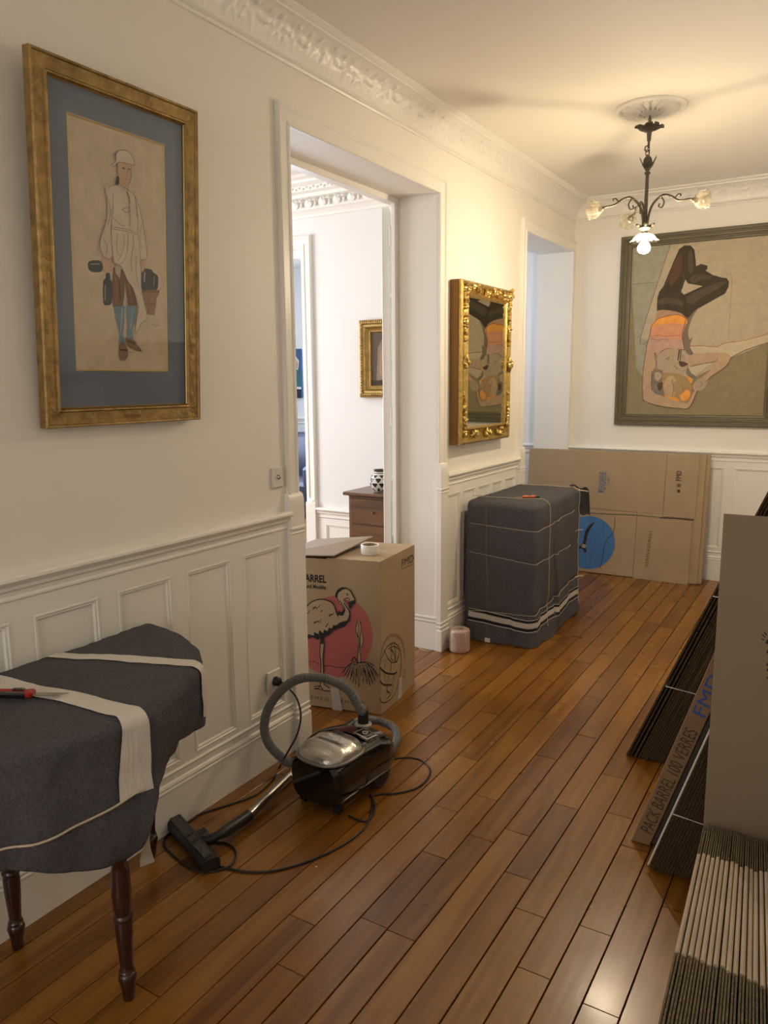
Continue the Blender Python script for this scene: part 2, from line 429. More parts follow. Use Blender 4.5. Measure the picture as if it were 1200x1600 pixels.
# floor: dark bed under separate boards
w = MB()
def fl(x0, x1, mb, drop):
    for (a, b) in ((-2.5, 2.5), (2.5, 8.0)):
        mb.add([(x0, a, fz(a) - drop), (x1, a, fz(a) - drop), (x1, b, fz(b) - drop), (x0, b, fz(b) - drop),
                (x0, a, -0.12), (x1, a, -0.12), (x1, b, -0.12), (x0, b, -0.12)],
               [(0, 1, 2, 3), (4, 7, 6, 5), (0, 4, 5, 1), (2, 6, 7, 3), (1, 5, 6, 2), (0, 3, 7, 4)])
fl(-5.2, 2.25, w, 0.014)
floor = struct('floor', w, M['gap'])
def board(mb, x0, x1, y0, y1, dz=0.0, g=0.0012, tilt=0.0):
    ys = [y0 + g] + ([2.5] if y0 + 0.02 < 2.5 < y1 - 0.02 else []) + [y1 - g]
    e = 0.0012
    prof = [(x0 + g, -0.013), (x0 + g, -e), (x0 + g + e, tilt), (x1 - g - e, -tilt), (x1 - g, -e), (x1 - g, -0.013)]
    vs = []; fs = []
    for y in ys: vs += [(x, y, fz(y) + z + dz) for x, z in prof]
    for j in range(len(ys) - 1):
        for i in range(5): fs.append((j*6+i, j*6+i+1, j*6+i+7, j*6+i+6))
    k = len(ys) - 1
    fs.append((0, 1, 2, 3, 4, 5)); fs.append(tuple(k*6 + i for i in (5, 4, 3, 2, 1, 0)))
    mb.add(vs, fs)
known = {8.3: 1.699, 9.3: 2.077}
JO = {0: [], -2: [1.43, 3.0], -1: [1.70, 2.077], }
SX = 1.017; SW = 0.0935
kj = {8: [1.43], 9: [1.695], 10: [2.34], 11: [2.587], 12: [2.883], 15: [1.72], 5: [2.927, 3.9], 6: [3.169]}
rnd = random.Random(3)
nb = 0
for k in range(-14, 13):
    x0 = SX + k * SW; x1 = x0 + SW
    if x1 > 2.10: x1 = min(x1, 2.10)
    if x1 - x0 < 0.02: continue
    ys = [-2.4]; y = -2.4
    mid = {0: [2.34], -1: [1.695, 2.90], -2: [1.70, 2.077], -3: [1.43, 3.30], 1: [2.587, 4.1], 2: [2.883], 4: [2.45], 3: [3.42, 4.4], 5: [1.72, 3.1], -5: [3.169], -6: [2.927], 6: [2.2]}.get(k, [])
    while y < D:
        y += rnd.uniform(0.7, 1.9); 
        if y < D - 0.2: ys.append(y)
    for mm in mid:
        ys = [q for q in ys if abs(q - mm) > 0.35] + [mm]
    ys = sorted(ys) + [D]
    xr0 = x0
    for a, b in zip(ys[:-1], ys[1:]):
        if x1 < -T - 0.3: continue
        w = MB(); board(w, x0, x1, a, b, rnd.uniform(-0.0006, 0.0004), 0.0013 + rnd.random() * 0.0007, rnd.uniform(-0.0004, 0.0004))
        w.build('floorboard', M['plank'], floor); nb += 1
w = MB()
xl = SX - 14 * SW
for k in range(38):
    x0 = xl - (k + 1) * SW; y = 0.5 - rnd.random()
    while y < 7.55:
        y2 = min(y + rnd.uniform(0.8, 1.4), 7.55); board(w, x0, x0 + SW, max(y, 0.5), y2, rnd.uniform(-0.0006, 0.0004)); y = y2
w.build('floorboards_of_next_rooms', M['plank'], floor)['kind'] = 'stuff'

# cornice with moulded relief
def cornice(name, a0, a1, mapf, relief=0.013, zb=2.742, dp=0.14, period=0.235):
    prof = [(0.0, zb), (0.010, zb), (0.014, zb + 0.006), (0.012, zb + 0.011), (0.020, zb + 0.013), (0.024, zb + 0.018), (0.016, zb + 0.022)]
    nc = 16; cove = []
    c0 = (0.018, zb + 0.023); c1 = (dp - 0.030, ZC - 0.022)
    for i in range(nc + 1):
        q = i / nc * math.pi / 2
        cove.append((c0[0] + (c1[0] - c0[0]) * (1 - math.cos(q)), c0[1] + (c1[1] - c0[1]) * math.sin(q)))
    tail = [(dp - 0.026, ZC - 0.022), (dp - 0.024, ZC - 0.015), (dp - 0.012, ZC - 0.014), (dp - 0.006, ZC - 0.009), (dp, ZC - 0.006), (dp, ZC)]
    full = prof + cove + tail; n = len(full); vs = []; fs = []
    ca, cb = len(prof), len(prof) + nc
    N = max(2, int((a1 - a0) / 0.0065))
    for j in range(N + 1):
        t = a0 + (a1 - a0) * j / N
        for i, (d, z) in enumerate(full):
            if ca < i < cb:
                v = (i - ca) / nc; u = (t / period) % 1.0
                h = 0
                # shell and leaf spray repeating along the cove
                du = u - 0.5; rr = math.hypot(du * 1.3, v - 0.15)
                ang = math.atan2(v - 0.1, du)
                if rr < 0.42 and v > 0.12: h += max(0, math.cos(ang * 9)) ** 1.5 * (1 - rr / 0.42) * 0.9 + 0.35 * (rr > 0.33)
                for (cu, cv, s, rot) in ((0.08, 0.45, 0.12, 0.6), (0.92, 0.45, 0.12, -0.6), (0.02, 0.72, 0.09, 0.2), (0.28, 0.74, 0.10, 1.2), (0.72, 0.74, 0.10, -1.2)):
                    xx = (u - cu) * math.cos(rot) + (v - cv) * math.sin(rot); yy = -(u - cu) * math.sin(rot) + (v - cv) * math.cos(rot)
                    e = (xx / s) ** 2 + (yy / (s * 0.5)) ** 2
                    if e < 1: h += (1 - e) * 0.9
                h += 0.45 * noise.noise(Vector((t * 38, v * 7, 3.1))) * (0.2 < v < 0.85)
                h = min(1.2, h) * relief * min(1, 4 * v, 4 * (1 - v))
                q = v * math.pi / 2
                d += h * math.cos(q) * 0.8; z -= h * math.sin(q) * 0.8
            vs.append(mapf(d, z, t))
    for j in range(N):
        for i in range(n - 1): fs.append((j*n+i, j*n+i+1, (j+1)*n+i+1, (j+1)*n+i))
    w = MB(); w.add(vs, fs)
    o = w.build(name, M['trim'], None, True); o['kind'] = 'structure'; return o
cornice('trim_1', 0.6, D, lambda d, z, t: (d, t, z))
cornice('trim_2', 0.0, 2.10, lambda d, z, t: (t, D - d, z))
w = MB(); w.extrude([(0, 2.742), (0.02, 2.75), (0.03, 2.79), (0.06, 2.84), (0.11, 2.865), (0.14, 2.87), (0.14, 2.885), (0, 2.885)], lambda a, b, t: (2.10 - a, t, b), -2.4, D)
w.extrude([(0, 2.742), (0.02, 2.75), (0.03, 2.79), (0.06, 2.84), (0.11, 2.865), (0.14, 2.87), (0.14, 2.885), (0, 2.885)], lambda a, b, t: (a, t, b), -2.4, 0.6)
struct('trim_3', w, M['trim'])
# salon cornice: deeper, with a row of leaves and a fretted band
w = MB()
prof = [(0, 2.655), (0.012, 2.657), (0.014, 2.672), (0.03, 2.69), (0.05, 2.70), (0.052, 2.705), (0.055, 2.76), (0.085, 2.77), (0.09, 2.79), (0.12, 2.80), (0.125, 2.83), (0.16, 2.845), (0.165, 2.86), (0.20, 2.868), (0.20, 2.885), (0, 2.885)]
w.extrude(prof, lambda a, b, t: (t, YS - a, b), -3.9, -T)
struct('trim_4', w, M['trim'])
w = MB(); x = -1.75; k = 0
while x < -0.45:
    c = 0.115
    w.grid(lambda u, v: (x + (v - 0.5) * 0.06 * math.sin(math.pi * min(0.96, u + 0.12)), YS - 0.058 - 0.022 * u * (1 + 0.5 * math.cos((v - 0.5) * 3)), 2.708 + 0.055 * u), 5, 4)
    w.ball((x + 0.055, YS - 0.062, 2.727), (0.011, 0.008, 0.02), 6, 4); w.ball((x + 0.055, YS - 0.072, 2.752), (0.02, 0.010, 0.007), 6, 4)
    for q in range(4): w.ball((x + q * 0.028, YS - 0.125, 2.812 + 0.008 * (q % 2)), (0.011, 0.006, 0.007), 6, 4)
    x += 0.115
w.build('carved_leaves', M['trim'], bpy.data.objects['trim_4'], True)['kind'] = 'stuff'

# wainscot panels
def panel_tile(parent, mapf, a0, a1, z0, z1, p0, p1, q0, q1):
    w = MB(); t = 0.011
    # surround with the panel sunk in a stepped moulding
    prof = [(0, 0), (0, t)]
    vs = []; 
    def rect(u0, u1, v0, v1, h): return [mapf(u0, v0, h), mapf(u1, v0, h), mapf(u1, v1, h), mapf(u0, v1, h)]
    rings = [rect(a0, a1, z0, z1, 0), rect(a0, a1, z0, z1, t)]
    for d, h in ((0, t), (0.001, 0.013), (0.006, 0.0135), (0.009, 0.010), (0.015, 0.0095), (0.018, 0.004), (0.020, 0.003)):
        rings.append(rect(p0 + d, p1 - d, q0 + d, q1 - d, h))
    for r in rings: vs += r
    fs = []
    for i in range(len(rings) - 1):
        for k in range(4): fs.append((i*4+k, i*4+(k+1) % 4, (i+1)*4+(k+1) % 4, (i+1)*4+k))
    n = (len(rings) - 1) * 4; fs.append((n, n+1, n+2, n+3))
    w.add(vs, fs); return w.build('panel', M['trim'], parent, False)
ml = lambda u, v, h: (h, u, v)
mf = lambda u, v, h: (u, D - h, v)
y = 2.388 + 0.0365; yy = 2.388
while yy > -2.2:
    lo = yy - 0.222 - 0.0365; hi = yy + 0.0365
    if yy > 2.3: hi = 2.445
    panel_tile(wall_left, ml, lo, hi, 0.205, 0.965, yy - 0.222, yy, 0.232, 0.905)
    yy -= 0.295
for k in range(5):
    c = 3.878 + k * 0.2125
    panel_tile(wall_left, ml, c - 0.02 if k else 3.86, c + 0.1925, 0.23, 0.975, c + 0.004, c + 0.172, 0.262, 0.918)
for k in range(-2, 3):
    c = 0.835 + 0.40 * k
    if c < 0: 
        continue
    panel_tile(wall_far, mf, c - 0.034, min(c + 0.366, 2.1), 0.285, 0.975, c, min(c + 0.332, 2.06), 0.315, 0.918)
# first tile to the corner on the far wall
panel_tile(wall_far, mf, 0.0, 0.001 + 0.0, 0.285, 0.975, 0.0, 0.001, 0.3, 0.9) if False else None

railp = [(0, 1.036), (0.030, 1.036), (0.036, 1.030), (0.037, 1.022), (0.030, 1.014), (0.024, 1.006), (0.022, 0.996), (0.013, 0.990), (0.012, 0.976), (0.016, 0.972), (0.016, 0.966), (0.011, 0.962), (0, 0.96)]
def rail(name, f, a, b):
    w = MB(); w.extrude(railp, f, a, b); return struct(name, w, M['trim'])
rail('trim_5', lambda a, b, t: (a, t, b), -2.4, 2.447)
rail('trim_6', lambda a, b, t: (a, t, b + 0.004), 3.857, 4.945)
rail('trim_7', lambda a, b, t: (t, D - a, b), 0.0, 2.1)
basep = [(0, 0.215), (0.013, 0.215), (0.018, 0.209), (0.013, 0.200), (0.013, 0.180), (0.018, 0.176), (0.022, 0.168), (0.018, 0.160), (0.022, 0.154), (0.020, 0.146), (0.020, -0.06), (0, -0.06)]
def base(name, f, a, b):
    w = MB(); w.extrude(basep, f, a, b, 1); return struct(name, w, M['trim'])
base('baseboard_left', lambda a, b, t: (a, t, b), -2.4, 2.447)
base('baseboard_left', lambda a, b, t: (a, t, b + 0.03), 3.857, 4.945)
base('baseboard_far', lambda a, b, t: (t, D - a, b + 0.078), 0.0, 2.1)
base('baseboard_right', lambda a, b, t: (2.10 - a, t, b), -2.4, 6.0)

# door surrounds
casp = [(0, 0), (0, 0.016), (0.006, 0.020), (0.012, 0.016), (0.016, 0.012), (0.058, 0.010), (0.062, 0.015), (0.070, 0.016), (0.074, 0.012), (0.074, -0.001)]
def casing(name, y0, y1, zt, zo, left=True, right=True):
    w = MB(); w.ring(y0 - 0.074, y1 + 0.074, -0.2, zt + 0.074, casp, ml)
    o = struct(name, w, M['trim'])
    for s, yc in ((-1, y0), (1, y1)):
        if (s < 0 and not left) or (s > 0 and not right): continue
        a, b = sorted((yc + s * 0.084, yc - s * 0.008))
        q = MB()
        prof = [(0.03, -0.05 + zo), (0.03, 1.06)] + [(0.012 + 0.018 * math.cos(t * math.pi / 12), 1.06 + 0.045 * math.sin(t * math.pi / 12)) for t in range(1, 7)] + [(0, 1.105), (0, -0.05 + zo)]
        q.extrude(prof, lambda d, z, t: (d, t, z), a, b)
        q.bbox((0.0, a - 0.003, 0.955), (0.036, b + 0.003, 0.968), 0.003); q.bbox((0.0, a - 0.002, 0.938), (0.034, b + 0.002, 0.946), 0.003)
        q.bbox((0.0, a - 0.004, -0.05), (0.040, b + 0.004, 0.15 + zo), 0.004); q.bbox((0.0, a - 0.003, 0.162 + zo), (0.038, b + 0.003, 0.172 + zo), 0.003); q.bbox((0.0, a - 0.003, 0.182 + zo), (0.035, b + 0.003, 0.196 + zo), 0.004)
        q.build('plinth_block', M['trim'], o)
    return o
casing('trim_8', 2.52, 3.777, 2.52, 0.0)
casing('trim_9', 5.03, 6.0, 2.52, 0.04, True, False)
# skirting mouldings on the jamb of the tall doorway
w = MB()
for (z0, z1, d) in ((-0.05, 0.185, 0.006), (0.19, 0.2, 0.009), (0.21, 0.222, 0.008)):
    w.bbox((-0.262, 3.777 - d, z0), (0.0, 3.7775, z1), 0.002)
w.bbox((-0.262, 5.999 - 0.006, 0.0), (0.0, 6.0, 0.22), 0.002)
struct('baseboard_jamb', w, M['trim'])
# inner frame of the tall doorway
w = MB()
w.bbox((-0.29, 2.50, 2.492), (-0.235, 3.80, 2.522), 0.003); w.bbox((-0.264, 3.742, -0.05), (-0.240, 3.778, 2.52), 0.003); w.bbox((-0.31, 2.519, -0.05), (-0.245, 2.55, 2.52), 0.003)
w.bbox((-0.285, 3.777, -0.05), (-0.268, 3.85, 2.60), 0.004); w.bbox((-0.31, 2.44, -0.05), (-0.268, 2.52, 2.60), 0.004); w.bbox((-0.31, 2.44, 2.52), (-0.268, 3.85, 2.60), 0.004)
struct('trim_10', w, M['trim'])
# narrow glazed leaf of the doorway, opened back into the salon
q = MB()
LW = 0.265
LO = np.array([-0.309, 3.795, 0]); LD = np.array([-0.125, 0.250, 0]); LD /= np.linalg.norm(LD); LN = np.array([-LD[1], LD[0], 0])   # LN: away from the wall side
def lm(a, t, z): return tuple(LO + LD * a + LN * t + np.array([0, 0, z]))
def lb(q, a0, a1, t0, t1, z0, z1, c=0.003): q.bbox((a0, t0, z0), (a1, t1, z1), c, fn=lm)
lb(q, 0, 0.055, 0, 0.042, 0.045, 2.49); lb(q, LW - 0.055, LW, 0, 0.042, 0.045, 2.49); lb(q, 0.05, LW - 0.05, 0, 0.042, 0.045, 0.62); lb(q, 0.05, LW - 0.05, 0, 0.042, 2.40, 2.49)
zs = [0.62, 0.98, 1.33, 1.69, 2.04, 2.40]
for z in zs[:-1]: lb(q, 0.05, LW - 0.05, 0.002, 0.038, z - 0.014, z + 0.014)
door_1 = struct('door_1', q, M['trim'])
for a, b in zip(zs[:-1], zs[1:]):
    p = MB(); p.box((0.056, 0.018, a + 0.015), (LW - 0.056, 0.021, b - 0.015), fn=lm); p.build('pane', M['pane'], door_1)
for z in (0.35, 1.35, 2.33):
    h0 = np.array(lm(-0.004, -0.006, z)); p = MB(); p.tube([h0 - np.array([0, 0, 0.05]), h0 + np.array([0, 0, 0.05])], 0.008, 8); p.ball(h0 + np.array([0, 0, 0.055]), 0.009, 8, 5); p.build('hinge', M['white'], door_1, True)

# salon: casing of its door, rail, panels, base
w = MB(); ms = lambda u, v, h: (u, YS - h, v)
w.ring(-2.45, -1.316, -0.3, 2.544, [(0, 0), (0, 0.02), (0.008, 0.026), (0.018, 0.02), (0.022, 0.014), (0.055, 0.013), (0.06, 0.02), (0.085, 0.016), (0.088, -0.01)], ms)
w.bbox((-1.40, YS - 0.035, -0.05), (-1.31, YS, 0.70), 0.004); w.ball((-1.355, YS - 0.015, 0.70), (0.045, 0.02, 0.03), 10, 6)
struct('trim_11', w, M['trim'])
w = MB(); w.extrude([(a, b - 0.37) for a, b in railp], lambda a, b, t: (t, YS - a, b), -1.31, -T); struct('trim_12', w, M['trim'])
for (a, b) in ((-1.31, -0.95), (-0.95, -0.60)):
    panel_tile(wall_salon_far, ms, a, b, 0.22, 0.59, a + 0.07, b - 0.05, 0.28, 0.55)
w = MB(); w.extrude([(a, b + 0.04) for a, b in basep], lambda a, b, t: (t, YS - a, b), -1.31, -T); struct('baseboard_salon', w, M['trim'])
# side room wall rail seen past the second opening
w = MB(); w.extrude(railp, lambda a, b, t: (t, 6.13 - a, b), -1.4, -T); w.extrude([(a, b + 0.08) for a, b in basep], lambda a, b, t: (t, 6.13 - a, b), -1.4, -T)
struct('trim_13', w, M['trim'])
# door of the far room, standing open, with lock plate
p0 = np.array([-1.418, 4.60, 0]); dv = np.array([-0.30, 0.80, 0]); dv /= np.linalg.norm(dv); nv = np.array([dv[1], -dv[0], 0])
def dm(u, v, h): return tuple(p0 + dv * u + nv * h + np.array([0, 0, v]))
q = MB(); q.bbox((0, 0.06, 0), (0.78, 2.40, 0.04), 0.004, fn=lambda u, v, h: dm(u, v, h))
for (a, b) in ((0.2, 0.75), (0.9, 1.5), (1.62, 2.28)): q.ring(0.10, 0.68, a, b, [(0, 0.04), (0.01, 0.048), (0.03, 0.035), (0.04, 0.041)], dm)
door_2 = struct('door_2', q, M['trim'])
q = MB(); q.bbox((0.015, 1.02, 0.04), (0.06, 1.16, 0.052), 0.003, fn=dm); q.tube([dm(0.04, 1.11, 0.05), dm(0.04, 1.11, 0.085), dm(0.10, 1.11, 0.09)], 0.009, 8)
q.build('door_handle', M['white'], door_2, True)
# ceiling rose
w = MB()
w.lathe([(0.172, 0.0), (0.172, -0.006), (0.166, -0.013), (0.156, -0.016), (0.146, -0.012), (0.142, -0.006)], (0.962, 4.215, ZC), 48)
w.lathe([(0.142, -0.004), (0.115, -0.010), (0.085, -0.016), (0.055, -0.018), (0.050, -0.012)], (0.962, 4.215, ZC), 96, mod=lambda q, r, z: 1)
rv = []
for i in range(97 * 0): pass
w.lathe([(0.050, -0.018), (0.050, -0.026), (0.040, -0.030), (0.0, -0.030)], (0.962, 4.215, ZC), 32)
rose = struct('trim_14', w, M['trim'], None, True)
q = MB()
for k in range(16):
    a = 6.28318 * k / 16; c, s = math.cos(a), math.sin(a)
    q.grid(lambda u, v: (0.962 + (0.054 + 0.084 * u) * c - (v - 0.5) * 0.036 * math.sin(math.pi * min(0.98, 0.12 + u * 0.86)) * s,
                         4.215 + (0.054 + 0.084 * u) * s + (v - 0.5) * 0.036 * math.sin(math.pi * min(0.98, 0.12 + u * 0.86)) * c,
                         ZC - 0.006 - 0.016 * math.sin(math.pi * v) * (1 - 0.4 * u) - 0.010 * (1 - u)), 6, 4)
q.build('moulded_leaves', M['trim'], rose, True)['kind'] = 'stuff'

# switch and socket
t = thing('light_switch', (0.0, 2.385, 1.18), 'small square white light switch on the cream wall left of the tall doorway', 'switch')
w = MB(); w.bbox((0.0, 2.355, 1.138), (0.010, 2.422, 1.222), 0.004); w.build('plate', M['white'], t)
w = MB(); w.ball((0.012, 2.388, 1.18), (0.010, 0.008, 0.010), 8, 6); w.build('button', M['steel'], t, True)
t = thing('power_socket', (0.011, 2.31, 0.36), 'cream power socket low on the wainscot with the black plug in it', 'socket')
w = MB(); w.bbox((0.010, 2.27, 0.315), (0.022, 2.352, 0.40), 0.003); w.build('plate', M['white'], t)
w = MB(); w.lathe([(0.024, 0), (0.024, 0.003), (0.020, 0.003), (0.018, -0.004)], (0.022, 2.311, 0.355), 20, axis=(np.array([0,1.,0]), np.array([0,0,1.]), np.array([1.,0,0]))); w.build('outlet_ring', M['white'], t, True)
# ================================================================ PICTURES
def art_mat(n, c): return pm('paint_' + n, c, 0.8, var=0.10, vscale=25, spec=0.2)
# --- tall framed watercolour on the left wall, its top leaning out on its wire
O1 = np.array([0.045, 1.349, 1.429]); V1 = np.array([0.0532, 0, 0.9986]); N1 = np.array([0.9986, 0, -0.0532])
def m1(u, v, h): return tuple(O1 + np.array([0, u, 0]) + V1 * v + N1 * h)
pic = thing('framed_picture', (0.0, 1.64, 1.42), 'tall picture of a standing man with bottles, blue mount and worn gilt frame', 'picture')
w = MB(); w.ring(0, 0.593, 0, 0.976, [(0.004, -0.034), (0, -0.030), (0, -0.004), (0.003, 0.0), (0.007, -0.001), (0.010, -0.005), (0.042, -0.007), (0.046, -0.003), (0.050, -0.004), (0.053, -0.012), (0.053, -0.02)], m1)
w.box((0.004, 0.004, -0.034), (0.589, 0.972, -0.026), fn=m1)
fr1 = w.build('frame', pm('worn_gilt_frame', (0.285, 0.180, 0.055), 0.44, 0.5, bump=0.7, bscale=70, var=0.45, vscale=28), pic)
w = MB(); w.ring(0.0535, 0.5395, 0.0535, 0.9225, [(0, -0.0125), (0.0015, -0.0105), (0.003, -0.0125)], m1); w.build('gilt_sight_edge', M['goldb'], fr1)
w = MB(); w.ring(0.050, 0.543, 0.050, 0.926, [(0, -0.0185), (0.066, -0.0185)], m1); 
# bottom/top margins are a little different from the sides
w = MB()
mu0, mu1, mv0, mv1 = 0.116, 0.463, 0.160, 0.847
for (a, b, c, d) in ((0.05, 0.543, 0.05, mv0), (0.05, 0.543, mv1, 0.926), (0.05, mu0, mv0, mv1), (mu1, 0.543, mv0, mv1)):
    w.box((a, c, -0.020), (b, d, -0.0175), fn=m1)
mount = w.build('mount', pm('blue_grey_mount', (0.155, 0.185, 0.235), 0.8, var=0.05, vscale=4), pic)
w = MB(); w.ring(mu0 - 0.001, mu1 + 0.001, mv0 - 0.001, mv1 + 0.001, [(0, -0.0175), (0.002, -0.0165), (0.006, -0.0195)], m1); w.build('gilt_bevel', pm('pale_gilt', (0.62, 0.47, 0.20), 0.4, 0.4), mount)
w = MB(); w.box((0.275, 0.018, -0.007), (0.335, 0.029, -0.005), fn=m1); w.build('name_plate', M['goldd'], fr1)
F = Flat(m1(0, 0, -0.0196), N1, 0.0)
A1 = {k: i for i, k in enumerate(['paper', 'light', 'pencil', 'skin', 'black', 'bottle', 'brown', 'blue', 'shoe', 'basket', 'grey', 'rust'])}
mats1 = [art_mat('paper', (0.60, 0.50, 0.35)), art_mat('shirt', (0.63, 0.55, 0.42)), art_mat('pencil', (0.27, 0.21, 0.15)), art_mat('face', (0.55, 0.38, 0.25)), art_mat('black_hair', (0.05, 0.04, 0.04)),
         art_mat('bottle_green', (0.055, 0.065, 0.06)), art_mat('breeches', (0.20, 0.105, 0.06)), art_mat('stocking_blue', (0.16, 0.27, 0.33)), art_mat('shoe', (0.26, 0.18, 0.12)), art_mat('basket', (0.30, 0.19, 0.11)), art_mat('apron_shade', (0.47, 0.40, 0.30)), art_mat('rust', (0.35, 0.17, 0.10))]
F.mb.add([m1(a, b, -0.0196) for a, b in ((mu0-.01, mv0-.01), (mu1+.01, mv0-.01), (mu1+.01, mv1+.01), (mu0-.01, mv1+.01))], [(0, 1, 2, 3)], 0)
def c2(L): return [(100 + x / 4.0, 200 + y / 4.0) for x, y in L]
def pa(L, k, s=True): F.poly(c2(L), A1[k], s)
def st(L, wd=0.0016, k='pencil', **kw): F.stroke(c2(L), wd, A1[k], **kw)
pa([(235,800),(300,795),(302,880),(268,905),(235,882)], 'skin')
pa([(155,835),(232,833),(236,896),(162,894)], 'bottle'); pa([(262,908),(286,908),(290,945),(302,975),(300,1085),(275,1107),(246,1092),(244,965),(260,938)], 'bottle')
st([(258,980),(256,1080)], 0.003, 'grey'); st([(165,850),(225,850)], 0.002, 'grey')
pa([(485,890),(540,884),(560,905),(587,930),(585,1000),(560,1020),(490,1015)], 'bottle'); st([(505,900),(500,960)], 0.004, 'grey'); st([(545,915),(530,990)], 0.003, 'black'); st([(565,925),(560,990)], 0.002, 'grey')
pa([(484,1015),(597,1012),(592,1045),(580,1060),(565,1172),(496,1160)], 'basket', False); st([(486,1022),(595,1024)], 0.006, 'brown'); st([(530,1040),(525,1165)], 0.002, 'brown'); st([(490,1095),(575,1100)], 0.002, 'brown')
pa([(305,870),(385,890),(380,960),(376,1040),(368,1112),(305,1118),(298,980)], 'brown', False); pa([(378,915),(442,1020),(456,1117),(400,1126),(378,960)], 'brown', False)
st([(320,930),(330,1020),(322,1100)], 0.004, 'rust'); st([(345,960),(350,1080)], 0.004, 'black'); st([(400,960),(425,1090)], 0.003, 'rust')
pa([(311,1115),(378,1112),(376,1200),(368,1290),(380,1358),(347,1356),(348,1290),(325,1200)], 'blue', False); pa([(388,1110),(453,1112),(444,1200),(425,1260),(432,1322),(388,1312),(395,1230)], 'blue', False)
st([(360,1130),(352,1280)], 0.004, 'grey'); st([(430,1130),(412,1250)], 0.003, 'grey')
pa([(345,1350),(375,1345),(396,1385),(398,1420),(378,1452),(347,1440)], 'shoe'); pa([(380,1312),(434,1325),(455,1355),(484,1388),(465,1396),(400,1362)], 'shoe')
st([(345,1385),(392,1390)], 0.004, 'black'); st([(395,1330),(440,1350)], 0.003, 'black')
pa([(440,430),(465,490),(490,600),(515,770),(508,820),(476,824),(462,700),(452,560)], 'light')
pa([(252,372),(300,380),(302,500),(292,620),(302,800),(240,800),(222,740),(225,690),(265,560),(262,430)], 'light')
pa([(275,372),(340,345),(397,388),(442,430),(460,560),(456,657),(380,650),(300,618),(288,500)], 'light')
pa([(303,620),(456,657),(470,760),(478,900),(482,1020),(515,1180),(480,1220),(452,1282),(443,1240),(462,1120),(430,1010),(392,950),(350,862),(308,842),(298,740)], 'light')
pa([(310,840),(345,852),(352,900),(345,940),(320,910)], 'grey', False)
pa([(470,825),(500,830),(500,880),(482,900)], 'skin')
for L in ([(250,378),(262,430),(265,560),(225,690),(222,740),(240,800)], [(275,372),(340,347),(395,386),(442,430),(465,490),(490,600),(515,770),(508,820),(478,824)], [(302,400),(302,500),(290,620),(302,800)], [(442,430),(458,560),(456,657)],
          [(303,620),(380,632),(456,657)], [(303,632),(380,645),(450,668)], [(456,657),(470,760),(478,900),(482,1020),(515,1180),(480,1220),(452,1282),(443,1240),(462,1120)], [(298,740),(308,842),(350,862),(392,950),(430,1010),(462,1120)],
          [(330,660),(325,760),(345,800)], [(365,655),(372,720),(350,800),(330,830)], [(395,660),(392,760),(370,830),(345,850)], [(425,665),(432,720),(415,820),(420,900)], [(450,800),(445,900),(462,1000)], [(300,560),(340,600),(375,612)], [(390,395),(400,440),(408,520),(410,600)], [(355,512),(400,495),(395,530),(355,512)],
          [(430,400),(445,470),(450,560)], [(265,430),(285,520),(270,600)], [(480,600),(470,680),(480,760)], [(240,690),(265,740),(258,790)]):
    st(L)
for yv in (515, 545, 575, 605): st([(402, yv), (412, yv + 2)], 0.004, 'grey')
st([(385,400),(400,430),(405,470)], 0.004, 'rust')
pa([(330,222),(345,212),(402,230),(413,262),(408,330),(386,360),(358,345),(335,300)], 'skin'); pa([(335,300),(358,345),(386,360),(395,385),(340,350)], 'skin', False)
pa([(318,165),(345,140),(395,150),(428,195),(432,232),(402,226),(345,214),(320,225),(300,245),(297,226),(318,206)], 'light')
st([(300,245),(297,226),(318,206),(318,165),(345,140),(395,150),(428,195),(432,232),(402,226),(345,214),(320,225),(300,245)], 0.0018)
st([(356,250),(372,255)], 0.003, 'black'); st([(392,255),(404,262)], 0.003, 'black'); st([(386,260),(392,295),(384,300)], 0.0015); st([(372,320),(392,322)], 0.002, 'rust'); st([(413,262),(408,330),(386,360),(360,345)], 0.0012)
pa([(324,303),(337,315),(332,355),(315,353)], 'black')
st([(540,1235),(555,1228),(560,1245),(575,1232),(595,1238)], 0.0014); st([(470,1362),(520,1360)], 0.0012); st([(400,1400),(440,1404)], 0.0012)
F.mb.build('drawing', mats1, mount, fix=False)
w = MB(); w.add([m1(0.05, 0.05, -0.014), m1(0.543, 0.05, -0.014), m1(0.543, 0.926, -0.014), m1(0.05, 0.926, -0.014)], [(0, 1, 2, 3)]); w.build('glass', M['picglass'], pic)

# --- large painting on the far wall
YP = 6.03
big = thing('large_painting', (0.92, D, 1.212), 'large painting of an upside-down figure in dark trousers, olive frame, on the far wall', 'painting')
mp_ = lambda u, v, h: (u, YP - h, v)
olive = pm('olive_frame_paint', (0.115, 0.095, 0.048), 0.45, var=0.12, vscale=20, bump=0.2, bscale=40)
w = MB(); w.ring(0.362, 1.478, 1.212, 2.594, [(0.0, -0.028), (0.0, -0.002), (0.005, 0.004), (0.022, 0.003), (0.026, -0.003), (0.032, -0.004), (0.036, 0.0), (0.050, -0.001), (0.054, -0.008), (0.062, -0.010), (0.066, -0.006), (0.078, -0.009), (0.082, -0.016), (0.082, -0.02)], mp_)
w.box((0.366, 1.216, -0.028), (1.474, 2.590, -0.022), fn=mp_)
w.build('frame', olive, big)
F = Flat((0, YP + 0.018, 0), (0, -1, 0), 0.0)
names = ['khaki', 'beige', 'sage', 'trous', 'trous2', 'redbr', 'skin', 'orange', 'salmon', 'dusty', 'armskin', 'face', 'hair', 'shadow', 'line', 'redline', 'cream', 'grey']
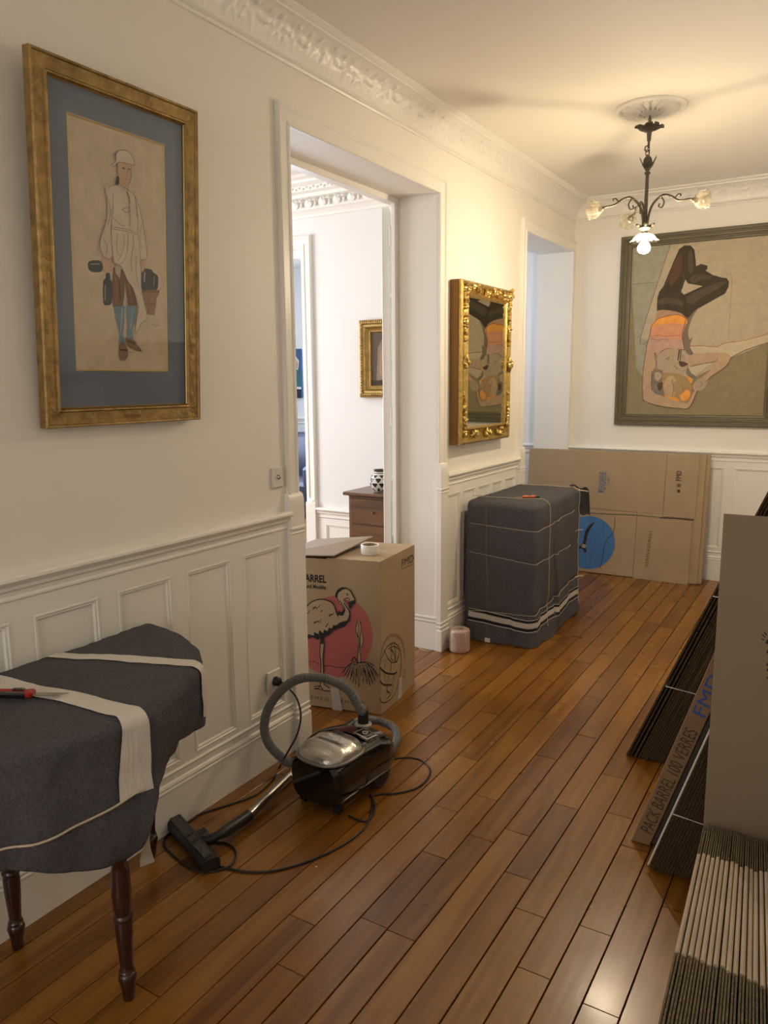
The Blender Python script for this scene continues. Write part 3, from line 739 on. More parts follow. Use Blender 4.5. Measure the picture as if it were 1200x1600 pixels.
cols = [(0.29, 0.235, 0.135), (0.48, 0.40, 0.28), (0.36, 0.34, 0.25), (0.070, 0.055, 0.036), (0.105, 0.084, 0.056), (0.125, 0.070, 0.045), (0.46, 0.29, 0.18), (0.82, 0.36, 0.075), (0.66, 0.31, 0.18), (0.53, 0.33, 0.25), (0.50, 0.345, 0.22), (0.44, 0.34, 0.235), (0.40, 0.27, 0.13), (0.23, 0.175, 0.115), (0.10, 0.065, 0.035), (0.35, 0.10, 0.05), (0.56, 0.47, 0.32), (0.22, 0.19, 0.15)]
A2 = {k: i for i, k in enumerate(names)}
F.mb.add([(0.43, YP + 0.018, 1.28), (1.41, YP + 0.018, 1.28), (1.41, YP + 0.018, 2.526), (0.43, YP + 0.018, 2.526)], [(0, 1, 2, 3)], 0)
def c7(L): return [(940 + x / 4.446, 330 + y / 4.446) for x, y in L]
def pa(L, k, s=False): F.poly(c7(L), A2[k], s or k in ('trous2', 'redbr', 'hair', 'orange', 'grey', 'face', 'armskin', 'shadow'))
def st(L, wd=0.003, k='line', **kw): F.stroke(c7(L), wd, A2[k], **kw)
pa([(212,242),(1190,165),(1180,850),(1180,905),(900,1018),(640,1160),(560,1350),(300,1330),(285,1150),(240,1085),(225,780),(207,480)], 'beige')
pa([(212,242),(480,222),(270,880),(330,893),(300,1050),(285,1150),(240,1085),(225,780),(207,480)], 'sage')
st([(480,228),(270,880),(330,893)], 0.003, 'redbr'); st([(212,508),(390,492)], 0.002); st([(860,462),(905,460),(880,880)], 0.002, 'shadow'); st([(1150,920),(1120,1412)], 0.002, 'shadow')
pa([(600,735),(665,680),(630,740),(602,830),(610,890),(632,878),(616,935),(645,990),(600,995),(570,935),(556,850),(585,760)], 'shadow')
pa([(383,700),(388,600),(400,560),(430,520),(500,350),(540,262),(575,238),(618,238),(645,268),(652,330),(657,382),(690,366),(737,378),(735,402),(722,412),(770,442),(830,460),(870,465),(885,490),(882,525),(858,572),(650,688),(600,745),(560,712),(480,690)], 'trous')
pa([(582,475),(600,502),(702,520),(572,580),(552,560)], 'beige')
pa([(470,470),(505,350),(545,300),(560,330),(552,420),(520,480),(480,520)], 'redbr'); pa([(600,300),(625,270),(635,330),(640,400),(615,440),(602,380)], 'trous2'); pa([(610,470),(640,450),(700,440),(780,455),(700,475),(640,500)], 'trous2')
pa([(395,620),(450,600),(545,610),(560,660),(480,640),(400,650)], 'trous2'); pa([(590,600),(700,540),(830,490),(850,510),(700,600),(620,650)], 'trous2'); st([(500,350),(470,450),(430,540)], 0.005, 'trous2'); st([(440,540),(480,600),(550,610)], 0.004, 'trous'); st([(660,400),(690,430),(640,470)], 0.004, 'trous')
st([(400,575),(480,590),(560,560)], 0.004, 'trous2'); st([(700,480),(760,470),(840,475)], 0.003, 'trous2')
st([(556,415),(575,470),(560,540)], 0.003, 'trous2')
pa([(385,690),(430,684),(500,692),(560,712),(592,748),(520,718),(400,745),(370,772)], 'skin'); st([(385,690),(430,684),(500,692),(560,712),(592,748)], 0.004)
pa([(345,800),(372,768),(400,745),(520,718),(588,745),(582,790),(480,778)], 'orange'); pa([(345,800),(480,776),(584,786),(566,850),(562,892),(450,885),(340,872),(338,830)], 'salmon')
pa([(338,870),(450,882),(562,890),(574,962),(460,955),(410,980),(388,1018),(370,985),(312,957),(325,900)], 'dusty')
st([(345,800),(372,768),(400,745),(520,718),(588,745)], 0.0045, 'redline'); st([(588,745),(562,850),(565,900),(576,965)], 0.004, 'redbr'); st([(345,800),(336,860),(312,957),(370,985),(388,1018),(410,980),(460,955),(576,965)], 0.004, 'line'); st([(342,868),(400,862),(450,868),(550,862)], 0.003, 'redline'); st([(342,885),(400,895),(440,885),(470,900)], 0.003, 'redline')
pa([(610,938),(700,935),(800,942),(852,918),(1000,888),(1180,845),(1180,905),(1000,960),(895,1018),(870,985),(760,988),(640,992)], 'cream'); st([(610,938),(700,935),(800,942),(852,918),(1000,895),(1180,845)], 0.004, 'redline'); st([(1180,905),(1000,965),(898,1018)], 0.0035, 'redbr')
pa([(385,1020),(412,980),(460,957),(535,960),(575,1010),(605,1065),(560,1140),(440,1145),(385,1090)], 'face')
pa([(355,1105),(385,1085),(430,1120),(520,1125),(560,1140),(620,1175),(628,1250),(605,1320),(560,1330),(440,1290),(365,1255),(348,1200)], 'hair')
pa([(356,1110),(400,1100),(425,1120),(420,1200),(440,1260),(400,1290),(355,1240)], 'grey'); pa([(370,1125),(400,1118),(420,1140),(395,1180),(372,1165)], 'face'); pa([(450,1160),(500,1145),(520,1200),(500,1290),(450,1290),(430,1230)], 'armskin')
pa([(545,1255),(610,1245),(605,1300),(560,1315)], 'orange'); pa([(590,1138),(628,1165),(618,1195)], 'orange'); pa([(435,1288),(520,1295),(530,1325)], 'orange'); pa([(390,1200),(425,1190),(415,1240),(395,1240)], 'redbr'); pa([(500,1200),(560,1160),(600,1200),(580,1250),(520,1280)], 'hair')
pa([(540,1040),(600,1060),(570,1080),(545,1075)], 'redbr'); st([(440,1030),(470,1015),(460,1040)], 0.003); st([(500,1075),(530,1090),(515,1095)], 0.003, 'redbr'); st([(490,1170),(500,1230),(490,1290)], 0.003, 'redbr'); st([(560,1210),(570,1250)], 0.003, 'redbr')
pa([(312,955),(368,985),(382,1060),(358,1105),(348,1200),(360,1258),(440,1290),(540,1325),(600,1330),(640,1255),(665,1240),(610,1362),(530,1368),(400,1352),(300,1318),(287,1290),(285,1140),(300,1030)], 'armskin')
pa([(640,992),(700,988),(850,983),(897,1018),(862,1080),(760,1150),(730,1210),(690,1245),(640,1240),(640,1200),(700,1150),(740,1120),(790,1045),(700,1060),(620,1078),(590,1030)], 'armskin'); pa([(650,1190),(690,1160),(728,1170),(730,1210),(690,1242),(655,1230)], 'face')
pa([(600,1090),(700,1062),(780,1048),(720,1090),(650,1148),(615,1120)], 'cream'); pa([(600,1085),(625,1125),(660,1150),(640,1165),(590,1130)], 'grey')
st([(312,957),(300,1030),(286,1140),(287,1290),(300,1318),(400,1352),(530,1368),(610,1362),(665,1245)], 0.0035); st([(368,985),(382,1060),(378,1090)], 0.0035); st([(352,1110),(346,1200),(352,1250)], 0.0045, 'redbr'); st([(620,1078),(700,1060),(790,1045),(803,1018)], 0.003, 'redbr'); st([(897,1018),(862,1080),(760,1150),(728,1185)], 0.0035); st([(680,1180),(700,1195),(690,1215)], 0.002)
st([(541,965),(531,1036)], 0.008, 'trous', smooth=False); st([(553,965),(546,1036)], 0.005, 'trous', smooth=False)
F.mb.build('canvas', [art_mat('painting_' + k, c) for k, c in zip(names, cols)], big, fix=False)

# --- gilt mirror
mir = thing('wall_mirror', (0.0, 4.28, 1.19), 'ornate gilt-framed mirror between the two doorways above the wrapped cabinet', 'mirror')
mm = lambda u, v, h: (h, u, v)
MY0, MY1, MZ0, MZ1 = 3.925, 4.64, 1.195, 2.10
gy0, gy1, gz0, gz1 = 4.035, 4.565, 1.294, 2.012
w = MB(); w.box((0.0, MY0, MZ0), (0.055, MY1, MZ1))
side = w.build('backing_case', M['goldd'], mir)
w = MB()
# stepped hollow frame between the outer rectangle and the glass opening
steps = [(0.0, 0.052), (0.0, 0.066), (0.12, 0.075), (0.24, 0.070), (0.34, 0.060), (0.60, 0.056), (0.76, 0.062), (0.86, 0.070), (0.94, 0.064), (1.0, 0.058), (1.0, 0.050)]
vs = []; fs = []
for (f_, h) in steps:
    for (u, v) in ((MY0 + (gy0-MY0)*f_, MZ0 + (gz0-MZ0)*f_), (MY1 + (gy1-MY1)*f_, MZ0 + (gz0-MZ0)*f_), (MY1 + (gy1-MY1)*f_, MZ1 + (gz1-MZ1)*f_), (MY0 + (gy0-MY0)*f_, MZ1 + (gz1-MZ1)*f_)):
        vs.append((h, u, v))
for i in range(len(steps) - 1):
    for k in range(4): fs.append((i*4+k, i*4+(k+1) % 4, (i+1)*4+(k+1) % 4, (i+1)*4+k))
w.add(vs, fs); mframe = w.build('frame', pm('mirror_gilding', (0.48, 0.335, 0.105), 0.33, 0.8, bump=0.4, bscale=80, var=0.3, vscale=40), mir)
rg = random.Random(5)
w = MB()
def spray(cu, cv, su, sv, n, h=0.066):
    for _ in range(n):
        a = rg.random() * 6.28; r = math.sqrt(rg.random())
        w.ball((h + rg.random() * 0.008, cu + su * r * math.cos(a), cv + sv * r * math.sin(a)), (0.008 + rg.random() * 0.008, 0.005 + rg.random() * 0.009, 0.006 + rg.random() * 0.010), 6, 4)
for (cv, n) in ((1.99, 12), (1.93, 9), (1.86, 8), (1.79, 6), (1.66, 4), (1.47, 5), (1.40, 8), (1.34, 9), (1.28, 10)):
    spray((MY0 + gy0) / 2, cv, 0.022, 0.034, n)
    spray((MY1 + gy1) / 2, cv, 0.020, 0.034, n)
for cu, n in ((4.02, 12), (4.09, 9), (4.16, 9), (4.28, 16), (4.37, 8), (4.46, 10), (4.54, 14), (4.59, 16)): spray(cu, 2.065 if n < 14 else 2.055, 0.035, 0.024, n)
for cv in (1.655,): spray((MY0 + gy0) / 2, cv, 0.03, 0.036, 24, 0.072); spray((MY1 + gy1) / 2 + 0.012, cv, 0.03, 0.036, 26, 0.072)
for cu in (4.11, 4.30, 4.48): spray(cu, 1.245, 0.045, 0.022, 15)
spray(MY1 - 0.02, 2.075, 0.03, 0.03, 18, 0.072); spray(MY0 + 0.05, 2.03, 0.02, 0.045, 14)
w.build('carved_ornament', M['goldb'], mframe, True)['kind'] = 'stuff'
w = MB()
for k in range(60):
    f_ = k / 60.0
    w.ball((0.062, gy0 - 0.012, gz0 + f_ * (gz1 - gz0)), (0.006, 0.005, 0.0055), 6, 4); w.ball((0.062, gy1 + 0.012, gz0 + f_ * (gz1 - gz0)), (0.006, 0.005, 0.0055), 6, 4)
for k in range(44):
    f_ = k / 44.0
    w.ball((0.062, gy0 + f_ * (gy1 - gy0), gz1 + 0.012), (0.006, 0.0055, 0.005), 6, 4); w.ball((0.062, gy0 + f_ * (gy1 - gy0), gz0 - 0.012), (0.006, 0.0055, 0.005), 6, 4)
w.build('beaded_edge', M['goldb'], mframe, True)['kind'] = 'stuff'
mg = pm('old_mirror_silvering', (0.56, 0.56, 0.47), 0.012, 1.0)
w = MB(); w.grid(lambda u, v: (0.0575 + 0.0012 * math.sin(3.14 * u), gy0 - 0.012 + (gy1 - gy0 + 0.024) * u, gz0 - 0.012 + (gz1 - gz0 + 0.024) * v), 24, 2); w.build('mirror_glass', mg, mir, True, fix=False)

# --- small gilt picture in the salon
sp = thing('gilt_picture', (-0.70, YS, 1.448), 'small dark painting in a heavy gold frame in the room beyond the tall doorway', 'picture')
w = MB(); w.ring(-0.92, -0.46, 1.448, 1.956, [(0, 0), (0, 0.03), (0.008, 0.042), (0.02, 0.046), (0.032, 0.038), (0.045, 0.036), (0.05, 0.04), (0.056, 0.03), (0.07, 0.022), (0.078, 0.024), (0.083, 0.016), (0.083, 0.008)], ms)
f2 = w.build('frame', M['gold'], sp)
w = MB()
for k in range(26):
    f_ = k / 26; w.ball((-0.90, YS - 0.044, 1.46 + f_ * 0.485), (0.012, 0.004, 0.010), 6, 4); w.ball((-0.905 + f_ * 0.43, YS - 0.044, 1.937), (0.009, 0.004, 0.011), 6, 4); w.ball((-0.905 + f_ * 0.43, YS - 0.044, 1.467), (0.009, 0.008, 0.010), 6, 4)
w.build('leaf_border', M['gold'], f2, True)['kind'] = 'stuff'
w = MB(); w.box((-0.84, YS - 0.012, 1.53), (-0.54, YS - 0.008, 1.875), 0)
def q2(L, mi, k): w.add([(x, YS - 0.0125 - k * 0.0003, z) for x, z in L], [tuple(range(len(L)))], mi)
q2([(-0.80, 1.53), (-0.70, 1.53), (-0.69, 1.70), (-0.715, 1.80), (-0.75, 1.83), (-0.785, 1.78)], 1, 1); q2([(-0.775, 1.60), (-0.735, 1.58), (-0.72, 1.72), (-0.745, 1.79), (-0.77, 1.74)], 2, 2); q2([(-0.84, 1.53), (-0.54, 1.53), (-0.54, 1.57), (-0.84, 1.56)], 3, 3)
w.build('canvas', [art_mat('dim_brown', (0.13, 0.095, 0.07)), art_mat('dim_grey', (0.26, 0.20, 0.15)), art_mat('dim_rose', (0.36, 0.25, 0.17)), art_mat('dim_dark', (0.06, 0.045, 0.035))], sp, fix=False)

# ================================================================ CHANDELIER
CX, CY = 0.955, 4.235
ch = thing('chandelier', (CX, CY, 2.855), 'bronze ceiling lamp with three glass rose shades and a lit bulb hanging below', 'lamp')
w = MB(); 
w.tube([(CX + 0.0, CY, 2.858), (CX, CY, 2.80)], 0.0035, 8)
w.tube([(CX + 0.008 * math.cos(t * .6), CY, 2.835 + 0.008 * math.sin(t * .6)) for t in range(11)], 0.002, 6, closed=False)
w.build('hook', M['bronze'], ch, True)
w = MB()
w.lathe([(0.004, 0.012), (0.018, 0.010), (0.022, 0.0), (0.012, -0.016), (0.010, -0.05), (0.006, -0.06)], (CX, CY, 2.79), 16)
def petal(w, cx, cy, z, a, r0, r1, wd, rise, curl):
    c, s = math.cos(a), math.sin(a)
    def f(u, v):
        r = r0 + (r1 - r0) * u; ww = wd * math.sin(math.pi * min(0.97, 0.18 + 0.78 * u)) * (1 + 0.12 * math.sin(u * 20)); t = (v - 0.5) * 2
        zz = z + rise * u ** 1.6 - curl * max(0, u - 0.8) * 5 * 0.2 + 0.010 * t * t
        return (cx + r * c - ww * t * s, cy + r * s + ww * t * c, zz)
    w.grid(f, 8, 6); w.grid(lambda u, v: (lambda p: (p[0], p[1], p[2] - 0.002))(f(u, v)), 8, 6)
for k in range(4): petal(w, CX, CY, 2.782, 0.5 + k * math.pi / 2, 0.008, 0.072, 0.040, 0.024, 0.05)
w.build('leaf_canopy', M['bronze'], ch, True)
w = MB(); w.tube([(CX, CY, 2.735), (CX, CY, 2.70)], 0.006, 8)
w.tube([(CX - 0.004, CY, 2.715), (CX - 0.016, CY, 2.71), (CX - 0.018, CY, 2.695), (CX - 0.008, CY, 2.685), (CX + 0.004, CY, 2.692)], 0.0035, 8); w.build('chain_hook', M['bronze'], ch, True)
for k in range(3):
    w = MB(); zc = 2.668 - k * 0.026 + 0.012; a = 0.6 + (k % 2) * math.pi / 2
    w.tube([(CX - 0.005 + 0.009 * math.cos(t) * math.cos(a), CY + 0.009 * math.cos(t) * math.sin(a), zc + 0.016 * math.sin(t)) for t in [6.28318 * i / 14 for i in range(14)]], 0.0022, 6, closed=True)
    w.build('chain_link', M['bronze'], ch, True)
w = MB(); w.tube(spline([(CX, CY, 2.735), (CX + 0.005, CY, 2.69), (CX + 0.003, CY, 2.64)], 5), 0.0022, 6); w.build('flex', M['blackm'], ch, True)
w = MB(); w.lathe([(0.004, 0.03), (0.012, 0.028), (0.020, 0.01), (0.022, 0), (0.014, -0.02), (0.008, -0.03)], (CX, CY, 2.62), 16)
for k in range(4): petal(w, CX, CY, 2.602, 0.2 + k * math.pi / 2, 0.010, 0.040, 0.024, 0.055, 0.01)
w.build('crown_cup', M['bronze'], ch, True)
w = MB(); w.lathe([(0.0, 0.0), (0.008, 0.0), (0.009, -0.01), (0.015, -0.012), (0.015, -0.020), (0.009, -0.022), (0.009, -0.26), (0.014, -0.28), (0.016, -0.30), (0.014, -0.31)], (CX, CY, 2.598), 16); w.build('stem', M['bronze'], ch, True)
LAT = np.array([0.8536, 0.5196, 0]); LAT /= np.linalg.norm(LAT); FWD = np.array([-0.5196, 0.8536, 0]); FWD /= np.linalg.norm(FWD)
def petalglass(w, c, ax, scale=1.0, n=5, open_=1.0):
    ax = np.array(ax, float); ax /= np.linalg.norm(ax)
    a = np.array([0, 0, 1.0]) if abs(ax[2]) < 0.9 else np.array([1.0, 0, 0])
    U = np.cross(ax, a); U /= np.linalg.norm(U); V = np.cross(ax, U)
    prof = [(0.014, 0.0), (0.030, 0.006), (0.042, 0.022), (0.046, 0.038), (0.044, 0.052), (0.050 * open_, 0.066)]
    w.lathe([(r * scale, z * scale) for r, z in prof], c, 40, mod=lambda q, r, z: 1 + 0.13 * min(1, z / 0.05) * math.cos(n * q) + 0.03 * math.cos(13 * q), axis=(U, V, ax))
    w.lathe([(r * scale * 0.62, z * scale) for r, z in prof], c + ax * 0.006, 30, mod=lambda q, r, z: 1 + 0.16 * min(1, z / 0.05) * math.cos(n * q + 2), axis=(U, V, ax))
for (lat, fwd, ez) in ((-0.235, -0.04, 2.405), (0.18, -0.17, 2.415), (0.0, 0.24, 2.415)):
    d = LAT * lat + FWD * fwd; R = np.linalg.norm(d); e = d / R; C0 = np.array([CX, CY, 0])
    def P_(r, z): return C0 + e * r + np.array([0, 0, z])
    w = MB(); w.tube(spline([P_(0.012, 2.30), P_(0.014, 2.36), P_(0.035, 2.425), P_(0.085, 2.462), P_(0.13, 2.452), P_(0.17, 2.425), P_(R - 0.02, ez + 0.008), P_(R, ez)], 6), [0.0062] * 20 + [0.0052] * 23, 8)
    arm = w.build('arm', M['bronze'], ch, True)
    w = MB(); w.tube(spline([P_(0.08, 2.455), P_(0.095, 2.43), P_(0.085, 2.405), P_(0.068, 2.412), P_(0.072, 2.426)], 5), 0.0038, 6); w.build('scroll', M['bronze'], arm, True); w = MB(); w.tube(spline([P_(0.15, 2.44), P_(0.165, 2.455), P_(0.18, 2.452), P_(0.176, 2.444)], 4), 0.003, 6)
    w.build('scroll', M['bronze'], arm, True)
    ax = e * 0.92 + np.array([0, 0, -0.10]); U = np.cross(e, [0, 0, 1.0]); 
    w = MB(); w.lathe([(0.006, -0.012), (0.012, -0.006), (0.016, 0.004), (0.014, 0.014)], P_(R, ez), 12, axis=(U, np.cross(ax / np.linalg.norm(ax), U), ax / np.linalg.norm(ax))); w.build('lamp_holder', M['bronze'], arm, True)
    w = MB(); petalglass(w, P_(R + 0.004, ez), ax, 0.92); w.build('glass_shade', M['shade'], arm, True, fix=False)
w = MB(); w.lathe([(0.014, 0.015), (0.030, 0.010), (0.034, 0.0), (0.022, -0.010), (0.010, -0.022), (0.008, -0.03), (0.020, -0.036), (0.020, -0.050), (0.016, -0.055)], (CX, CY, 2.315), 20)
for k in range(5): petal(w, CX, CY, 2.318, k * 1.2566, 0.02, 0.048, 0.012, 0.012, 0.01)
low = w.build('lower_boss', M['bronze'], ch, True)
w = MB(); w.lathe([(0.020, 0.0), (0.036, -0.006), (0.050, -0.018), (0.056, -0.030), (0.068, -0.040)], (CX, CY, 2.290), 48, mod=lambda q, r, z: 1 + 0.09 * min(1, -z / 0.03) * math.cos(7 * q)); w.build('glass_shade', M['shade'], low, True, fix=False)
em = bpy.data.materials.new('lit_bulb'); em.use_nodes = True; nt = em.node_tree; nt.nodes.clear()
eo = nt.nodes.new('ShaderNodeOutputMaterial'); ee = nt.nodes.new('ShaderNodeEmission'); ee.inputs[0].default_value = (1.0, 0.82, 0.57, 1); ee.inputs[1].default_value = BULB_E
nt.links.new(ee.outputs[0], eo.inputs[0])
w = MB(); w.lathe([(0.0001, 0.044), (0.012, 0.040), (0.014, 0.030), (0.024, 0.016), (0.032, 0.0), (0.030, -0.014), (0.020, -0.026), (0.0001, -0.033)], (CX, CY, 2.222), 16); w.build('bulb', em, low, True)
# ================================================================ SALON FURNITURE
chest = thing('bedside_chest', (-0.59, 4.25, 0.0), 'small walnut chest of drawers beyond the tall doorway, vase on top', 'chest')
cx0, cx1, cy0, cy1 = -0.792, -0.392, 4.06, 4.425
w = MB(); w.bbox((cx0, cy0 + 0.012, 0.06), (cx1, cy1, 0.835), 0.004); w.bbox((cx0 + 0.03, cy0 + 0.03, 0.035), (cx1 - 0.03, cy1 - 0.03, 0.07), 0.003); w.build('body', M['walnut'], chest)
w = MB(); w.bbox((cx0 - 0.026, cy0 - 0.022, 0.838), (cx1 + 0.026, cy1 + 0.005, 0.860), 0.006); w.build('top', M['walnut'], chest)
for k, (a, b) in enumerate(((0.655, 0.82), (0.45, 0.645), (0.26, 0.44), (0.075, 0.25))):
    w = MB(); w.bbox((cx0 + 0.022, cy0 - 0.002, a), (cx1 - 0.022, cy0 + 0.016, b), 0.003)
    dr = w.build('drawer', M['walnut'], chest)
    w = MB(); w.tube([((cx0 + cx1) / 2, cy0 - 0.002, (a + b) / 2), ((cx0 + cx1) / 2, cy0 - 0.014, (a + b) / 2)], 0.005, 8); w.ball(((cx0 + cx1) / 2, cy0 - 0.018, (a + b) / 2), 0.009, 8, 6); w.build('knob', M['goldd'], dr, True)
for sx in (cx0 + 0.02, cx1 - 0.05):
    for sy in (cy0 + 0.03, cy1 - 0.06):
        w = MB(); w.bbox((sx, sy, fz(sy)), (sx + 0.03, sy + 0.03, 0.065), 0.003); w.build('foot', M['walnut'], chest)
vx, vy, vz = -0.615, 4.17, 0.860
vase = thing('vase', (vx, vy, vz), 'round black and white patterned pottery vase on the walnut chest', 'vase')
prof = [(0.030, 0.0), (0.034, 0.003), (0.052, 0.022), (0.062, 0.048), (0.064, 0.068), (0.058, 0.092), (0.044, 0.112), (0.036, 0.122), (0.036, 0.134), (0.041, 0.140)]
w = MB(); w.lathe(prof, (vx, vy, vz), 32); w.lathe([(0.041, 0.140), (0.034, 0.136), (0.030, 0.12), (0.05, 0.07), (0.0001, 0.02)], (vx, vy, vz), 32, 1); w.lathe([(0.0001, 0.0), (0.030, 0.0)], (vx, vy, vz), 32)
pot = w.build('body', [pm('white_glazed_pottery', (0.74, 0.71, 0.66), 0.35), pm('black_glaze', (0.015, 0.013, 0.013), 0.3)], vase, True)
def pr(z):
    for (r0, z0), (r1, z1) in zip(prof[:-1], prof[1:]):
        if z0 <= z <= z1: return r0 + (r1 - r0) * (z - z0) / (z1 - z0 + 1e-9)
    return 0.04
w = MB()
def patch(a0, a1, b0, b1, za, zb, n=4):
    def f(u, v):
        z = za + (zb - za) * v; a = (a0 + (a1 - a0) * u) * (1 - v) + (b0 + (b1 - b0) * u) * v
        r = pr(z) + 0.0007; return (vx + r * math.cos(a), vy + r * math.sin(a), vz + z)
    w.grid(f, n, n)
N = 8
for k in range(N):
    a = 6.28318 * k / N; s = 6.28318 / N
    patch(a - 0.02, a + 0.02, a - s * .42, a + s * .42, 0.030, 0.052); patch(a - s*.42, a + s*.42, a - s*.30, a + s*.30, 0.052, 0.058)
    b = a + s / 2
    patch(b - 0.02, b + 0.02, b - s * .42, b + s * .42, 0.060, 0.084); patch(b - s*.42, b + s*.42, b - s*.25, b + s*.25, 0.084, 0.089)
    patch(a - 0.02, a + 0.02, a - s * .40, a + s * .40, 0.090, 0.108); patch(b - s*.3, b + s*.3, b - s*.1, b + s*.1, 0.006, 0.026)
patch(0, 3.1416, 0, 3.1416, 0.117, 0.121, 16); patch(3.1416, 6.2832, 3.1416, 6.2832, 0.117, 0.121, 16); patch(0, 3.1416, 0, 3.1416, 0.128, 0.139, 16); patch(3.1416, 6.2832, 3.1416, 6.2832, 0.128, 0.139, 16)
w.build('painted_pattern', bpy.data.materials['black_glaze'], pot, True, fix=False)

# far room slivers: portrait and dark armchair
q0 = ony(470.5, 545, 7.53); q1 = ony(471.5, 622, 7.53); pxr = q0[0]
pt = thing('portrait', (pxr - 0.35, 7.55, q1[2]), 'blue portrait of a woman in a white cap, far wall of the furthest room', 'painting')
w = MB(); w.box((pxr - 0.7, 7.515, q1[2]), (pxr, 7.548, q0[2])); W_, H_ = 0.7, q0[2] - q1[2]
def q3(L, mi, k): w.add([(pxr - 0.7 + a * 0.7, 7.514 - k * 0.0005, q1[2] + b * H_) for a, b in L], [tuple(range(len(L)))], mi)
q3([(0, 0), (1, 0), (1, 0.22), (0, 0.22)], 1, 1); q3([(0.45, 0.2), (1, 0.2), (1, 0.55), (0.9, 0.62), (0.7, 0.62), (0.52, 0.5)], 2, 2); q3([(0.72, 0.58), (0.94, 0.58), (0.97, 0.75), (0.90, 0.86), (0.76, 0.86), (0.70, 0.72)], 3, 3); q3([(0.80, 0.60), (0.93, 0.60), (0.95, 0.74), (0.86, 0.80), (0.79, 0.72)], 4, 4); q3([(0.5, 0.20), (1, 0.18), (1, 0.23), (0.5, 0.25)], 3, 5)
w.build('canvas', [art_mat('deep_blue', (0.06, 0.12, 0.24)), art_mat('dark_cloth', (0.03, 0.04, 0.06)), art_mat('teal_dress', (0.06, 0.15, 0.17)), art_mat('white_cap', (0.7, 0.68, 0.66)), art_mat('rosy_face', (0.55, 0.33, 0.26))], pt, fix=False)
q2_ = ony(471, 745, 6.7); ax_, zt_ = q2_[0] - 0.25, 0.95
ac = thing('navy_armchair', (ax_, 6.95, 0.0), 'dark navy armchair glimpsed in the furthest room under the portrait', 'armchair')
navy = pm('navy_upholstery', (0.010, 0.009, 0.022), 0.6, var=0.1)
w = MB(); w.bbox((ax_ - 0.38, 6.62, 0.30), (ax_ + 0.38, 7.25, 0.48), 0.04); w.build('seat', navy, ac)
w = MB(); w.bbox((ax_ - 0.38, 7.15, 0.28), (ax_ + 0.38, 7.33, 0.98), 0.05); w.build('backrest', navy, ac)
for sx in (-0.42, 0.30):
    w = MB(); w.bbox((ax_ + sx, 6.62, 0.22), (ax_ + sx + 0.13, 7.25, 0.66), 0.04); w.build('armrest', navy, ac)
for sx in (-0.36, 0.32):
    for sy in (6.66, 7.22):
        w = MB(); w.tube([(ax_ + sx, sy, fz(sy)), (ax_ + sx, sy, 0.24)], [0.014, 0.022], 8); w.build('leg', M['mahog'], ac, True)
w = MB(); w.extrude(railp, lambda a, b, t: (t, 7.55 - a, b + 0.1), -5.0, -1.5); w.extrude([(a, b + 0.1) for a, b in basep], lambda a, b, t: (t, 7.55 - a, b), -5.0, -1.5); struct('trim_15', w, M['trim'])

# ================================================================ FLAMINGO CARTON
Bn = np.array([0.166, 2.901]); Bl = np.array([-0.204, 2.816]); Br = np.array([0.121, 3.302])
dl = (Bl - Bn) / np.linalg.norm(Bl - Bn); Bl = Bn + dl * 0.53; Bb = Bl + (Br - Bn)
zb0, zt0 = 0.012, 0.742
box = thing('flamingo_carton', (float((Bn[0] + Bb[0]) / 2), float((Bn[1] + Bb[1]) / 2), zb0), 'tall cardboard carton printed with a flamingo on a pink disc, in the doorway', 'carton')
w = MB()
def v3(p, z): return (p[0], p[1], z)
cs = [Bn, Bl, Bb, Br]
inn = [c + (np.mean(cs, axis=0) - c) * 0.012 for c in cs]
vs = [v3(p, zb0) for p in cs] + [v3(p, zt0) for p in cs] + [v3(p, zt0) for p in inn] + [v3(p, zb0 + 0.01) for p in inn]
fs = [(0, 3, 2, 1)]
for k in range(4):
    j = (k + 1) % 4; fs += [(k, j, 4 + j, 4 + k), (4 + k, 4 + j, 8 + j, 8 + k), (8 + k, 8 + j, 12 + j, 12 + k)]
fs.append((12, 13, 14, 15)); w.add(vs, fs)
body = w.build('body', M['kraft'], box)
# top flaps: right one lies flat, left one is lifted
def slab(name, P, th, mt, par):
    w = MB(); P = [np.array(p, float) for p in P]; n = np.cross(P[1] - P[0], P[2] - P[0]); n /= np.linalg.norm(n)
    if n[2] < 0: n = -n
    w.add([p for p in P] + [p + n * th for p in P], [(3, 2, 1, 0), (4, 5, 6, 7)] + [(i, (i+1) % 4, 4 + (i+1) % 4, 4 + i) for i in range(4)]); return w.build(name, mt, par)
hN = Bn + dl * 0.262; hB = Br + dl * 0.262
slab('flap', [v3(Bn, zt0), v3(Br, zt0), v3(hB, zt0 + 0.002), v3(hN, zt0 + 0.001)], 0.005, M['kraft'], box)
fA = onz(521.7, 869.5, zt0 + 0.018); fB = onz(583.2, 839.2, zt0 + 0.045); 
slab('flap', [v3(Bl, zt0), fA, fB, v3(Bb, zt0)], 0.005, M['kraft2'], box)
slab('inner_flap', [v3(Bl + (Bb - Bl) * 0.02, zt0 - 0.004), v3(Bn, zt0 - 0.004), v3(Bn + (Br - Bn) * 0.49, zt0 - 0.03), v3(Bl + (Bb - Bl) * 0.49, zt0 - 0.03)], 0.004, M['kraft'], box)
nA = np.array([-dl[1], dl[0], 0]); 
if nA[1] > 0: nA = -nA
sd = (Br - Bn) / np.linalg.norm(Br - Bn); nB = np.array([sd[1], -sd[0], 0]); nB = nB if nB[0] > 0 else -nB
F = Flat(v3(Bn, 0), nA)
K3 = {k: i for i, k in enumerate(['ink', 'pink', 'pale'])}
m3 = [M['ink'], M['pink'], pm('pale_kraft_print', (0.44, 0.33, 0.215), 0.8)]
